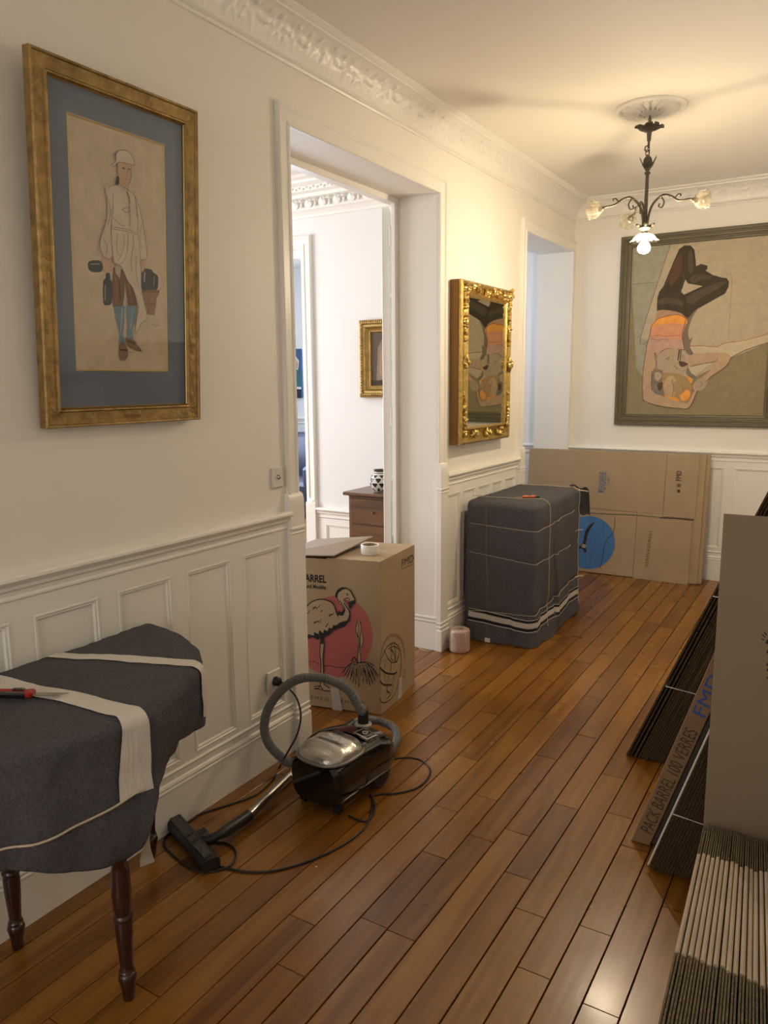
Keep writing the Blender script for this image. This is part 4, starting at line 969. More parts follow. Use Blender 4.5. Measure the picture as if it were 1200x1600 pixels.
def c3(L): return [(440 + x / 4.0, 820 + y / 4.0) for x, y in L]
def pa(L, k, s=True): F.poly(c3(L), K3[k], s)
def st(L, wd=0.004, k='ink', **kw): F.stroke(c3(L), wd, K3[k], **kw)
F.disc((440 + 335 / 4, 820 + 700 / 4), 58.5, 64, 1)
st([(60,850),(150,842),(180,856),(210,855),(250,882),(300,880),(340,890),(400,892)], 0.003)
# plant
pa([(479,594),(488,597),(499,650),(497,700),(510,680),(512,720),(498,770),(496,870),(474,872),(480,780),(464,650)], 'pale', False)
st([(479,594),(464,650),(480,720),(478,780),(474,872)], 0.0035); st([(488,597),(499,650),(490,700),(496,870)], 0.0035); st([(508,680),(512,720),(498,775)], 0.003); st([(480,610),(484,650),(478,690),(488,720),(484,800)], 0.003)
rp = random.Random(11)
for k, (ex, ey) in enumerate([(378,928),(392,945),(408,958),(428,972),(446,985),(464,1000),(484,1015),(512,985),(536,992),(556,1006),(572,990),(588,975),(602,952),(608,940),(590,915),(580,878),(560,885),(400,900),(420,880),(452,930),(470,950),(530,950),(556,955),(500,940),(440,945),(520,925),(575,930)]):
    sx, sy = 485 + rp.uniform(-8, 8), 868 + rp.uniform(-4, 6); mx, my = (sx + ex) / 2, min(sy, ey) + (ey - sy) * 0.25 - 14
    st([(sx, sy), (mx, my), (ex, ey)], 0.0125, taper=True)
    st([(sx, sy), (mx + 1, my + 1), (sx + (ex - sx) * .82, sy + (ey - sy) * .82)], 0.0065, 'pale', taper=True)
st([(440,850),(455,825),(475,850),(480,866)], 0.006)
# legs, body
pa([(245,730),(270,730),(262,800),(264,925),(270,1000),(305,1018),(310,1034),(250,1026),(205,1022),(206,1008),(242,1005),(248,930),(246,830),(240,800)], 'pale', False)
for L in ([(245,730),(242,810),(249,850),(248,930),(244,1000)], [(270,730),(262,815),(262,850),(264,925),(268,995)], [(205,1010),(240,1004),(230,1018),(206,1022),(250,1026),(280,1036),(310,1034)], [(268,995),(305,1018)], [(243,1000),(260,1024)]): st(L, 0.0045)
pa([(60,640),(120,590),(160,510),(200,475),(250,463),(300,475),(330,500),(345,545),(358,595),(400,596),(420,560),(425,610),(395,632),(345,640),(300,660),(250,680),(180,700),(100,700)], 'pale', False)
pa([(100,715),(160,712),(195,700),(235,716),(245,700),(245,742),(268,742),(270,700),(305,682),(330,655),(395,634),(428,600),(428,560),(412,596),(370,606),(345,625),(325,625),(318,645),(298,640),(290,662),(268,652),(262,675),(238,655),(235,680),(205,668),(205,690),(170,680),(150,690),(110,690)], 'ink', False)
st([(60,640),(120,590),(160,510),(200,475),(250,463),(300,475),(330,500),(345,545),(358,565)], 0.0055)
st([(352,545),(368,558),(392,550),(402,528),(392,500),(370,474),(360,440),(368,412),(392,400)], 0.022, 'ink'); st([(358,578),(392,580),(412,550),(408,520),(392,495),(374,470),(368,440),(378,418)], 0.0235, 'pale')
st([(378,556),(396,540),(398,520),(385,500),(366,470)], 0.0045); st([(425,600),(430,560),(422,530),(405,505),(392,485)], 0.0055); st([(346,452),(348,430),(362,408),(385,397),(410,398)], 0.012)
pa([(368,425),(385,402),(410,398),(432,412),(448,440),(462,465),(440,474),(415,468),(395,462),(378,470),(368,452)], 'pale'); st([(385,400),(410,397),(434,412),(448,440),(463,466)], 0.005); st([(408,430),(420,436)], 0.006); st([(395,462),(415,455),(430,468)], 0.004)
pa([(420,478),(440,474),(464,464),(465,482),(450,498),(432,524),(424,510)], 'ink', False)
for L in ([(200,525),(215,510),(222,522),(250,495)], [(145,560),(170,548),(182,530)], [(300,570),(312,556),(320,562),(335,540)], [(205,612),(228,600),(238,606),(252,585)], [(150,615),(165,608),(176,596)], [(280,635),(292,615),(300,612)], [(250,540),(262,530)]): st(L, 0.0055, taper=True)
F.mb.build('flamingo_print', m3, body, fix=False)
fa = lambda x, y: onp(440 + x / 4, 820 + y / 4, v3(Bn, 0), nA)
rA = -np.array([dl[0], dl[1], 0]); UP = (0, 0, 1)
def wid(a, b): return float(np.linalg.norm(fa(*a) - fa(*b)))
text('lettering', 'BARREL', fa(124, 352), rA, UP, wid((124, 350), (281, 358)), 0.037, M['ink'], body, bold=0.034)
text('lettering', 'Grand Modèle', fa(122, 392), rA, UP, wid((122, 392), (277, 396)), 0.021, M['ink'], body, bold=0.02)
text('lettering', 'D É M É N A G E M E N T', fa(152, 1084), rA, UP, wid((152, 1084), (515, 1130)), 0.022, M['inkb'], body)
F = Flat(v3(Bn, 0), nA, 0.0045); F.mb = MB()
tp = [fa(306, 1015), fa(360, 1026), fa(380, 1163), fa(322, 1153)]
w = MB(); w.add([p + nA * 0.004 for p in tp] + [p + nA * 0.0005 for p in tp], [(0, 1, 2, 3), (0, 4, 5, 1), (1, 5, 6, 2), (2, 6, 7, 3), (3, 7, 4, 0)]); w.build('tape_strip', pm('clear_white_tape', (0.50, 0.47, 0.44), 0.3), body)
F = Flat(v3(Bn, 0), nB); 
def st(L, wd=0.0035, k='ink', **kw): F.stroke(c3(L), wd, {'ink': 0, 'halo': 1}[k], **kw)
st([(612,860),(640,740),(690,690),(740,710),(765,780),(768,860)], 0.018, 'halo')
st([(700,735),(735,770),(748,850),(738,950),(715,1030),(690,1080),(650,1110),(622,1105),(612,1080)], 0.005); st([(700,735),(660,760),(630,820),(614,870),(612,960)], 0.005)
st([(612,890),(650,925),(700,932),(720,918)], 0.009); st([(612,975),(640,1000),(690,1000)], 0.008); st([(660,1005),(658,1040),(675,1050),(672,1075)], 0.006); st([(690,740),(680,770),(700,800),(715,860),(728,820)], 0.005); st([(665,775),(700,760),(735,780)], 0.004); st([(650,840),(640,905)], 0.003); st([(684,860),(680,925)], 0.003); st([(640,930),(648,995)], 0.003); st([(668,935),(660,998)], 0.003); st([(705,932),(690,1000)], 0.003)
st([(640,780),(660,830),(690,860),(720,850),(735,800)], 0.004); st([(700,740),(712,820),(700,860)], 0.004); st([(625,860),(640,840)], 0.003); st([(676,780),(690,800),(680,830),(695,850)], 0.004); st([(660,1040),(640,1080)], 0.003); st([(700,1000),(680,1060),(650,1090)], 0.003)
st([(764,905),(772,912)], 0.003); st([(760,920),(770,928),(768,945),(758,950)], 0.003); st([(762,890),(766,896)], 0.003)
F.mb.build('balloon_print', [M['ink'], pm('faded_brown_print', (0.30, 0.17, 0.09), 0.8)], body, fix=False)
fb_ = lambda x, y: onp(440 + x / 4, 820 + y / 4, v3(Bn, 0), nB)
rB = np.array([sd[0], sd[1], 0])
text('logo', 'FMD', fb_(750, 268), rB, UP, float(np.linalg.norm(fb_(750, 268) - fb_(822, 236))), 0.038, M['ink'], body)
tp = [fb_(733, 955), fb_(750, 950), fb_(748, 1085), fb_(722, 1105)]
w = MB(); w.add([p + nB * 0.003 for p in tp] + [p + nB * 0.0004 for p in tp], [(0, 1, 2, 3), (0, 4, 5, 1), (1, 5, 6, 2), (2, 6, 7, 3), (3, 7, 4, 0)]); w.build('tape_strip', bpy.data.materials['clear_white_tape'], body)
w = MB(); p = fb_(750, 280); q = fb_(822, 248); w.add([p + nB * .001, q + nB * .001, q + nB * .001 + np.array([0, 0, .003]), p + nB * .001 + np.array([0, 0, .003])], [(0, 1, 2, 3)]); w.build('underline', M['ink'], body, fix=False)

tc_ = onz(579.5, 867, zt0 + 0.008); tx, ty = tc_[0] - 0.02, tc_[1] + 0.025; tz = zt0 + 0.0075
tr = thing('tape_roll', (float(tx), float(ty), tz), 'roll of white packing tape on top of the flamingo carton', 'tape')
w = MB(); w.lathe([(0.037, 0.0), (0.0435, 0.0), (0.044, 0.001), (0.044, 0.043), (0.0435, 0.044), (0.037, 0.044), (0.0365, 0.043), (0.0365, 0.001), (0.037, 0.0)], (tx, ty, tz), 36); w.build('tape_winding', M['white'], tr, True)
w = MB(); w.lathe([(0.0345, 0.001), (0.0363, 0.001), (0.0363, 0.043), (0.0345, 0.043), (0.0345, 0.001)], (tx, ty, tz), 36); w.build('cardboard_core', M['kraft'], tr, True)

# ================================================================ BLANKET-WRAPPED CABINET
cab = thing('wrapped_cabinet', (0.25, 4.47, 0.03), 'low cabinet wrapped in a grey moving blanket with a white stripe, tied with string', 'cabinet')
bx0, bx1, by0, by1, br = 0.040, 0.482, 4.052, 4.885, 0.032
LX, LY = bx1 - bx0 - 2*br, by1 - by0 - 2*br; QA = br * math.pi / 2; PER = 2*(LX + LY) + 4*QA
def rr(s):
    s = s % PER
    for k, (L, o, d, n) in enumerate(((LX, (bx0+br, by0), (1, 0), (0, -1)), (LY, (bx1, by0+br), (0, 1), (1, 0)), (LX, (bx1-br, by1), (-1, 0), (0, 1)), (LY, (bx0, by1-br), (0, -1), (-1, 0)))):
        if s <= L: return np.array([o[0] + d[0]*s, o[1] + d[1]*s]), np.array(n, float)
        s -= L
        if s <= QA:
            c = np.array([o[0] + d[0]*L - n[0]*br, o[1] + d[1]*L - n[1]*br]); t = s / br
            nn = np.array(n, float) * math.cos(t) + np.array(d, float) * math.sin(t)
            return c + nn * br, nn
        s -= QA
    return rr(0)
ZT = 0.868
def cs_z(s, k):
    # heights of the three string loops round the cabinet
    f = min(1, s / (LX + QA)); g = max(0, (s - LX - QA) / LY)
    return [0.733 - 0.018*f + 0.03*g, 0.562 - 0.037*f + 0.0*g, 0.205 + 0.022*f + 0.07*g][k]
def cdisp(s, z):
    d = 0.015 * (noise.noise(Vector((s * 5, z * 2.2, 1))) ) + 0.006 * noise.noise(Vector((s * 14, z * 6, 4)))
    for (c, a, wd, z0) in ((LX + QA + 0.30, -0.022, 0.016, 0.15), (LX + QA + 0.34, 0.012, 0.03, 0.1), (LX + QA + 0.10, -0.006, 0.02, 0.0), (0.27, -0.008, 0.015, 0.0), (0.30, 0.006, 0.03, 0.1), (LX + QA + 0.62, -0.008, 0.03, 0.0), (LX + QA + 0.16, 0.006, 0.02, 0.3)):
        cc = c + 0.02 * math.sin(z * 7 + c * 9); d += a * math.exp(-((s - cc) / wd) ** 2) * max(0.15, min(1, (0.82 - z) * 3)) * (z > z0)
    for k in range(3): d -= 0.005 * math.exp(-((z - cs_z(s, k)) / 0.016) ** 2)
    zz = max(0, (0.20 - z) / 0.20); d += 0.022 * zz * zz * (1 + 0.6 * math.sin(s * 11 + 1))
    return d
def CS(s, z, off=0.0):
    p, n = rr(s); rnd_ = max(0, (z - (ZT - 0.035)) / 0.035); inset = 0.035 * (1 - math.sqrt(max(0, 1 - rnd_ * rnd_))) if rnd_ < 1 else 0.035
    q = p + n * (cdisp(s, z) + off - inset)
    if q[0] < 0.026: q[0] = 0.026
    return (q[0], q[1], z)
def zbot(s): p, _ = rr(s); return fz(p[1]) + 0.004 + 0.012 * max(0, noise.noise(Vector((s * 7, 3, 2)))) + (0.02 * math.exp(-((s - LX - QA - 0.75) / 0.08) ** 2))
w = MB(); NU, NV = 200, 74
def cfn(u, v):
    s = u * PER
    if v <= 0.8:
        z = zbot(s) + (ZT - zbot(s)) * (v / 0.8) ** 0.9; return CS(s, min(z, ZT))
    t = (v - 0.8) / 0.2; x, y, _ = CS(s, ZT); c = (0.26, 4.47)
    X = x + (c[0] - x) * t; Y = y + (c[1] - y) * t
    return (X, Y, ZT + 0.008 * noise.noise(Vector((X * 9, Y * 6, 0))) * min(1, t * 6) + 0.004 * min(1, t * 5))
w.grid(cfn, NU, NV, 0, True)
blk = w.build('moving_blanket', M['blanket'], cab, True)
def crib(name, s0, s1, zc, hw, mt, off=0.0035, n=90, par=blk):
    w = MB(); vs = []; fs = []
    for i in range(n + 1):
        s = s0 + (s1 - s0) * i / n; z = zc(s)
        for q in (-1, 0, 1): vs.append(CS(s, z + q * hw, off))
        if i: 
            for q in (0, 1): fs.append((3*i-3+q, 3*i-2+q, 3*i+1+q, 3*i+q))
    w.add(vs, fs); return w.build(name, mt, par, True, fix=False)
def bandz(s):
    f = s / (LX + QA); 
    if f < 1: return 0.186 - 0.028 * f + 0.014 * max(0, f - 0.85) / 0.15
    g = (s - LX - QA) / LY; return 0.172 + 0.010 * math.tanh((g - 0.22) * 14) + 0.012 * math.sin(g * 9) - 0.012 * (g > 0.36) * 0 + 0.0 * g
sE = LX + 2 * QA + LY - 0.02
crib('white_stripe', 0.0, sE, bandz, 0.0155, pm('cream_wool_stripe', (0.56, 0.52, 0.47), 0.9, bump=0.6, bscale=300))
crib('thin_stripe', 0.0, sE, lambda s: bandz(s) - 0.037, 0.0025, bpy.data.materials['cream_wool_stripe']); crib('thin_stripe', 0.0, sE, lambda s: bandz(s) + 0.033, 0.002, bpy.data.materials['cream_wool_stripe'])
dk = pm('black_wool_stripe', (0.012, 0.011, 0.012), 0.95)
crib('dark_stripe', 0.0, sE, lambda s: bandz(s) + 0.024, 0.006, dk, 0.003); crib('dark_stripe', 0.0, sE, lambda s: bandz(s) - 0.026, 0.007, dk, 0.003)
# paler woven line down the near face
w = MB(); vs = []; fs = []
for i in range(61):
    z = 0.06 + (ZT - 0.07) * i / 60; s = 0.105 + 0.02 * (1 - z / ZT) + 0.003 * math.sin(z * 20)
    vs += [CS(s - 0.007, z, 0.0025), CS(s + 0.007, z, 0.0025)]
    if i: fs.append((2*i-2, 2*i-1, 2*i+1, 2*i))
w.add(vs, fs); w.build('woven_line', pm('paler_felt_line', (0.115, 0.105, 0.10), 0.95), blk, True, fix=False)
for k in range(3):
    n = 120; s1 = LX + QA + LY * (0.86, 0.80, 0.93)[k]
    w = MB(); w.tube([CS(-0.0 + s1 * i / n, cs_z(s1 * i / n, k), 0.003) for i in range(n + 1)], 0.0015, 6); w.build('string', M['string'], cab, True)
def topz(x, y): return ZT + 0.008 * noise.noise(Vector((x * 9, y * 6, 0))) + 0.007
for (yy_, lx) in ((4.25, 0.04), (4.83, 0.08)):
    s = LX + QA + (yy_ - by0 - br)
    P = [(lx + (bx1 - 0.035 - lx) * t / 14, yy_ - 0.09 * (1 - t / 14) * (yy_ < 4.5), topz(lx + (bx1 - 0.035 - lx) * t / 14, yy_)) for t in range(15)]
    P += [CS(s + 0.012 * (1 - z / ZT), z, 0.003) for z in [ZT - 0.004 - (ZT - 0.12) * t / 40 for t in range(41)]]
    w = MB(); w.tube(P, 0.0018, 6); w.build('string', M['string'], cab, True)
w = MB(); kn = np.array(CS(LX + QA + 0.745, ZT - 0.01, 0.006)); w.tube(spline([kn + np.array([-0.03, -0.02, 0.022]), kn, kn + np.array([0.02, 0.03, -0.006]), kn + np.array([0.045, 0.05, -0.012])], 5), 0.004, 6); w.ball(kn, 0.008, 8, 6); w.build('string_knot', M['string'], cab, True)
kn = np.array(CS(LX + QA + LY * 0.93, cs_z(LX + QA + LY * 0.93, 2), 0.004)); w = MB(); w.tube(spline([kn, kn + np.array([0.02, 0.01, 0.008]), kn + np.array([0.04, 0.03, 0.006])], 5), 0.004, 6); w.ball(kn, 0.006, 8, 6); w.build('string_knot', M['string'], cab, True)
kn = np.array(CS(LX + QA + LY * 0.86, 0.70, 0.004)); kn = np.array(CS(LX + QA + LY * 0.90, 0.60, 0.004)); w = MB(); w.tube(spline([kn, kn + np.array([0.022, 0.0, 0.010]), kn + np.array([0.045, 0.01, 0.012])], 5), 0.003, 6); w.build('string_knot', M['string'], cab, True)
lb = CS(0.135, 0.052, 0.006); w = MB(); w.bbox((lb[0] - 0.017, lb[1] - 0.006, 0.036), (lb[0] + 0.017, lb[1] - 0.003, 0.062), 0.001); w.build('care_label', M['white'], blk)
w = MB(); w.grid(lambda u, v: (0.045 + 0.055 * u, 4.10 + 0.012 * v, topz(0.06, 4.1) + 0.001), 4, 2); w.build('tape_piece', M['film'], cab, fix=False)
# the corner of the blanket sticking out at the back
w = MB(); w.grid(lambda u, v: (0.40 + 0.12 * u + 0.015 * v, 4.87 + 0.03 * math.sin(3 * u) + 0.02 * v, ZT + 0.012 - 0.18 * v * v - 0.02 * u + 0.01 * math.sin(u * 9)), 10, 10); w.build('blanket_corner', M['blanket'], cab, True, fix=False)

kx, ky = 0.355, 4.27; kz = topz(kx, ky) + 0.001
kn = thing('orange_utility_knife', (kx, ky, kz), 'orange utility knife lying on top of the wrapped cabinet', 'knife')
dr_ = np.array([0.80, 0.60, 0]); nr_ = np.array([-0.6, 0.8, 0])
def kk(a, b, h): return tuple(np.array([kx, ky, kz]) + dr_ * a + nr_ * b + np.array([0, 0, h]))
w = MB(); w.bbox((-0.045, -0.010, 0.0), (0.035, 0.010, 0.014), 0.004, fn=kk); w.build('handle', M['orange'], kn)
w = MB(); w.bbox((0.033, -0.011, 0.0), (0.06, 0.010, 0.012), 0.003, fn=kk); w.bbox((-0.01, -0.004, 0.013), (0.012, 0.004, 0.018), 0.001, fn=kk); w.build('grip_end', M['blackm'], kn)
w = MB(); w.add([kk(-0.045, -0.006, 0.006), kk(-0.075, -0.004, 0.006), kk(-0.09, 0.006, 0.006), kk(-0.045, 0.006, 0.006)], [(0, 1, 2, 3)]); w.build('blade', M['steel'], kn, fix=False)

# string spool
spx, spy = 0.118, 3.835; spz = fz(spy) - 0.0005
spl = thing('string_spool', (spx, spy, spz), 'plump pale pink spool of string on the floor beside the wrapped cabinet', 'spool')
w = MB(); w.lathe([(0.012, 0.0), (0.050, 0.0), (0.058, 0.006), (0.060, 0.02), (0.060, 0.118), (0.057, 0.128), (0.046, 0.134), (0.020, 0.132), (0.018, 0.12), (0.018, 0.02)], (spx, spy, spz), 36, mod=lambda q, r, z: 1 + 0.004 * math.sin(z * 900 + q)); w.build('wound_string', pm('wrapped_pink_twine', (0.50, 0.35, 0.29), 0.32, bump=0.4, bscale=150, stretch=(0.4, 0.4, 3), coat=0.4), spl, True)
P = [(spx + 0.015, spy - 0.01, spz + 0.137)] + [(spx + 0.0, spy - 0.045, spz + 0.134), (spx - 0.01, spy - 0.064, spz + 0.11), (spx - 0.03, spy - 0.058, spz + 0.075)] 
for q in ((690, 998), (680, 1008), (672, 1018), (660, 1016), (651, 1011)):
    p = onf(*q); P.append((p[0], p[1], p[2] + 0.003))
P[4] = (P[4][0], P[4][1] - 0.02, P[4][2] + 0.03)
w = MB(); w.tube(spline(P, 8), 0.0016, 6); w.build('loose_end', M['string'], spl, True)
# ================================================================ COVERED DEMI-LUNE TABLE
TX, TY, ZTB = 0.040, 1.14, 0.778
tab = thing('demi_lune_table', (0.27, TY, 0.0), 'half-round mahogany table with turned legs under a grey blanket, against the left wall', 'table')
def half(rad, z0, z1, n=30):
    w = MB(); P = [(TX + rad * math.sin(t * math.pi / n), TY + rad * math.cos(t * math.pi / n)) for t in range(n + 1)]
    m_ = len(P); w.add([(x, y, z0) for x, y in P] + [(x, y, z1) for x, y in P], [tuple(range(m_))[::-1], tuple(range(m_, 2*m_))] + [(i, (i+1) % m_, m_ + (i+1) % m_, m_ + i) for i in range(m_)]); return w
half(0.50, ZTB - 0.028, ZTB - 0.006).build('tabletop', M['mahog'], tab); half(0.452, ZTB - 0.11, ZTB - 0.027).build('apron', M['mahog'], tab)
lp = [(0.0001, 0.0), (0.013, 0.0), (0.015, 0.004), (0.0165, 0.03), (0.021, 0.052), (0.0235, 0.064), (0.021, 0.074), (0.016, 0.078), (0.020, 0.083), (0.0165, 0.088), (0.0165, 0.10), (0.021, 0.17), (0.0225, 0.215), (0.020, 0.226), (0.024, 0.231), (0.024, 0.236), (0.019, 0.242), (0.023, 0.26), (0.025, 0.30), (0.022, 0.36), (0.017, 0.385), (0.022, 0.392), (0.022, 0.40), (0.017, 0.41), (0.019, 0.50), (0.025, 0.55), (0.025, ZTB - 0.03), (0.0001, ZTB - 0.03)]
for (lx, ly) in ((0.486, 1.142), (0.072, 1.592), (0.075, 1.106), (0.072, 0.69)):
    w = MB(); w.lathe(lp, (lx, ly, 0), 22); w.build('leg', M['mahog'], tab, True)
tb = thing('moving_blanket', (0.3, TY, ZTB), 'dark grey moving blanket draped over the half-round table, tied with white film', 'blanket')
def Rr(th): return 0.530 + 0.010 * math.sin(th * 2 + 0.5)
def hem(th):
    t = math.degrees(th)
    return float(np.interp(t, [0, 12, 25, 40, 55, 66, 76, 81, 84, 88, 92, 100, 110, 125, 145, 165, 180], [0.66, 0.64, 0.62, 0.605, 0.59, 0.58, 0.575, 0.565, 0.52, 0.42, 0.405, 0.425, 0.455, 0.50, 0.50, 0.52, 0.55])) + 0.006 * math.sin(th * 13)
def ztop(x, y): return ZTB + 0.007 + 0.006 * noise.noise(Vector((x * 7, y * 6, 2))) + 0.002 * noise.noise(Vector((x * 25, y * 25, 2)))
def DS(th, d, off=0.0):
    R = Rr(th); t = min(1, d / 0.05); L = max(0.08, ZTB - hem(th)); f = min(1, d / L)
    r = R - 0.030 * (1 - math.sin(t * math.pi / 2)) ; z = ZTB + 0.007 - 0.030 * (1 - math.cos(min(1, t) * math.pi / 2)) - max(0, d - 0.05) * 1.0 * (L - 0.03) / (L - 0.05 + 1e-6)
    fold = f * (0.018 * math.sin(th * 9 + 1.2) + 0.010 * math.sin(th * 5 + d * 22) + 0.010 * math.sin(th * 23) * (1 - 0.5 * f) + 0.03 * noise.noise(Vector((th * 3, d * 5, 7)))) - 0.022 * f * f
    if math.degrees(th) < 70: fold += f * 0.004 * math.sin(th * 45)
    fold += 0.004 * noise.noise(Vector((th * 12, d * 22, 3)))
    r += fold + off * (0.3 + 0.7 * t)
    z += off * (1 - t)
    x = TX + r * math.sin(th); y = TY + r * math.cos(th)
    return (max(x, 0.042 if z > 0.95 else 0.046), y, z)
w = MB(); NT, NR, ND = 260, 22, 46; vs = []; fs = []
for i in range(NT + 1):
    th = math.pi * i / NT
    for j in range(NR):
        r = (Rr(th) - 0.030) * j / NR; x = max(TX + r * math.sin(th), 0.046); y = TY + r * math.cos(th); vs.append((x, y, ztop(x, y) + 0 * j))
    L = max(0.08, ZTB - hem(th))
    for j in range(ND + 1):
        p = DS(th, L * j / ND)
        if j < 4: f = (4 - j) / 4; p = (p[0], p[1], p[2] + (ztop(p[0], p[1]) - ZTB - 0.007) * f)
        vs.append(p)
C = NR + ND + 1
for i in range(NT):
    for j in range(C - 1): fs.append((i*C+j, (i+1)*C+j, (i+1)*C+j+1, i*C+j+1))
# give the cloth a back skin
nv = len(vs); 
w.add(vs, fs)
cloth = w.build('cloth', M['blanket'], tb, True, fix=False)
sm_ = cloth.modifiers.new('thickness', 'SOLIDIFY'); sm_.thickness = 0.004; sm_.offset = -1
def band(name, A, B, width, drop, mt, spread=0.0):
    A = np.array(A); B = np.array(B); d = (B - A) / np.linalg.norm(B - A); nn = np.array([-d[1], d[0]]); vs = []; fs = []; rows = 0; m_ = 4
    edge = []
    for q in range(m_ + 1):
        o = (q / m_ - 0.5) * width; s = 0.0; 
        while True:
            p = A + d * s + nn * o; r = math.hypot(p[0] - TX, p[1] - TY); th = math.atan2(p[0] - TX, p[1] - TY)
            if r > Rr(th) - 0.032 or s > 2: break
            s += 0.002
        edge.append((s, th))
    N1_, N2_ = 24, 22
    for i in range(N1_ + N2_ + 1):
        for q in range(m_ + 1):
            o = (q / m_ - 0.5) * width; s1, th = edge[q]
            if i <= N1_:
                p = A + d * (s1 * i / N1_) + nn * o; x = max(p[0], 0.047); vs.append((x, p[1], ztop(x, p[1]) + 0.003 + 0.0015 * (q % 2)))
            else:
                f = (i - N1_) / N2_; vs.append(DS(th + spread * f * (q / m_ - 0.8), drop * f, 0.005 + 0.0015 * (q % 2)))
    c = m_ + 1
    for i in range(N1_ + N2_):
        for q in range(m_): fs.append((i*c+q, i*c+q+1, (i+1)*c+q+1, (i+1)*c+q))
    w = MB(); w.add(vs, fs); return w.build(name, mt, tb, True, fix=False)
band('stretch_film', (-0.06, 1.092), (0.538, 1.152), 0.062, 0.21, M['film'], -0.05)
band('stretch_film', (0.005, 1.296), (0.430, 1.452), 0.046, 0.16, M['film'], 0.05)
w = MB(); w.tube([DS(math.radians(87) + (math.radians(175) - math.radians(87)) * i / 50, ZTB - (0.575 - 0.018 * math.sin(math.pi * i / 34)), 0.007) for i in range(51)], 0.0028, 6); w.build('string', M['string'], tb, True)
w = MB(); vs = []; fs = []
for i in range(13):
    z = 0.56 - 0.215 * i / 12; vs += [(0.512 - 0.012 * math.sin(i * .7), 1.215 - 0.002 * i, z), (0.506 - 0.01 * math.sin(i * .9), 1.229 + 0.004 * math.sin(i), z)]
    if i: fs.append((2*i-2, 2*i-1, 2*i+1, 2*i))
w.add(vs, fs); w.build('hanging_film', pm('thin_grey_film', (0.42, 0.38, 0.32), 0.3), tb, True, fix=False)

kx, ky = 0.255, 1.075; kz = ztop(kx, ky) + 0.006
kn = thing('red_utility_knife', (kx, ky, kz), 'red and black utility knife with its blade out on the covered table', 'knife')
dr_ = np.array([0.885, 0.465, 0]); nr_ = np.array([-0.465, 0.885, 0])
w = MB(); w.bbox((-0.135, 0.002, 0.002), (0.020, 0.016, 0.016), 0.004, fn=kk); w.bbox((0.008, -0.014, 0.002), (0.028, 0.014, 0.018), 0.004, fn=kk); w.build('red_shell', M['red'], kn)
w = MB(); w.bbox((-0.135, -0.016, 0.0), (0.012, 0.001, 0.015), 0.004, fn=kk); w.bbox((-0.03, 0.002, 0.014), (0.0, 0.014, 0.019), 0.002, fn=kk); w.build('black_grip', M['blackp'], kn)
w = MB(); w.add([kk(0.028, -0.009, 0.008), kk(0.085, -0.010, 0.008), kk(0.112, 0.009, 0.008), kk(0.028, 0.009, 0.008), kk(0.028, -0.009, 0.0095), kk(0.085, -0.010, 0.0095), kk(0.112, 0.009, 0.0095), kk(0.028, 0.009, 0.0095)], [(3, 2, 1, 0), (4, 5, 6, 7), (0, 1, 5, 4), (1, 2, 6, 5), (2, 3, 7, 6), (3, 0, 4, 7)]); w.build('blade', M['steel'], kn)

# ================================================================ VACUUM CLEANER
VO = np.array([0.392, 2.275, 0.0]); VA = np.array([0.085, 0.9964, 0]); VB = np.array([0.9964, -0.085, 0])
def vm(a, b, z): return tuple(VO + VA * a + VB * b + np.array([0, 0, z]))      # a forward (away), b to the right
vac = thing('vacuum_cleaner', (0.392, 2.275, 0.0), 'black canister vacuum cleaner with silver dust lid and grey hose on the floor', 'vacuum')
def sp_(x, p): return math.copysign(abs(x) ** p, x)
def hull(u, v, sc=1.0):
    # u round the section, v along the length
    a = -0.195 + 0.40 * v; 
    e = min(1, max(0.0, v / 0.10)); e2 = min(1, max(0.0, (1 - v) / 0.22))
    cap = math.sqrt(max(0, 1 - (1 - e) ** 2)) * 0.16 + 0.84; cap2 = math.sqrt(max(0, 1 - (1 - e2) ** 2)) * 0.5 + 0.5
    hw = 0.119 * cap * cap2
    zt = float(np.interp(v, [0, 0.12, 0.4, 0.7, 0.88, 1], [0.196, 0.203, 0.213, 0.208, 0.185, 0.135])); zb = float(np.interp(v, [0, 0.1, 0.8, 1], [0.040, 0.022, 0.026, 0.06]))
    c, s = math.cos(u), math.sin(u); x = sp_(c, 0.45); y = sp_(s, 0.42)
    if y < 0: x *= 1 - 0.16 * (-y) ** 2
    return a, x * hw * sc, (zt + zb) / 2 + y * (zt - zb) / 2 * sc
w = MB()
w.grid(lambda u, v: vm(*hull(6.28318 * u, v)), 48, 36, 0, True)
for vv in (0.0, 1.0):
    w.grid(lambda u, v: vm(*hull(6.28318 * u, vv, 1 - v * 0.999)), 48, 6, 0, True)
hull_o = w.build('body', M['blackp'], vac, True)
w = MB()
def dome(u, v, g=0.0):
    q = v * math.pi / 2; c, s = math.cos(6.28318 * u), math.sin(6.28318 * u)
    r = sp_(math.cos(q), 0.75); a = -0.090 + sp_(s, 0.75) * r * (0.112 + g); b = sp_(c, 0.72) * r * (0.108 + g)
    return a, b, 0.194 + 0.052 * sp_(math.sin(q), 0.85) + 0.004 * math.sin(a * 90) * math.sin(q)
w.grid(lambda u, v: vm(*dome(u, v)), 44, 14, 0, True); lid = w.build('dust_lid', M['smoke'], vac, True)
w = MB(); w.tube([vm(*(lambda p: (p[0], p[1], 0.199))(dome(i / 48, 0, 0.003))) for i in range(48)], 0.006, 8, closed=True); w.build('lid_rim', pm('silver_grey_plastic', (0.24, 0.23, 0.21), 0.25, 0.4), lid, True)
w = MB(); w.bbox((-0.045, -0.030, 0.240), (-0.020, 0.012, 0.2475), 0.002, fn=vm); w.build('latch', M['blackm'], lid)
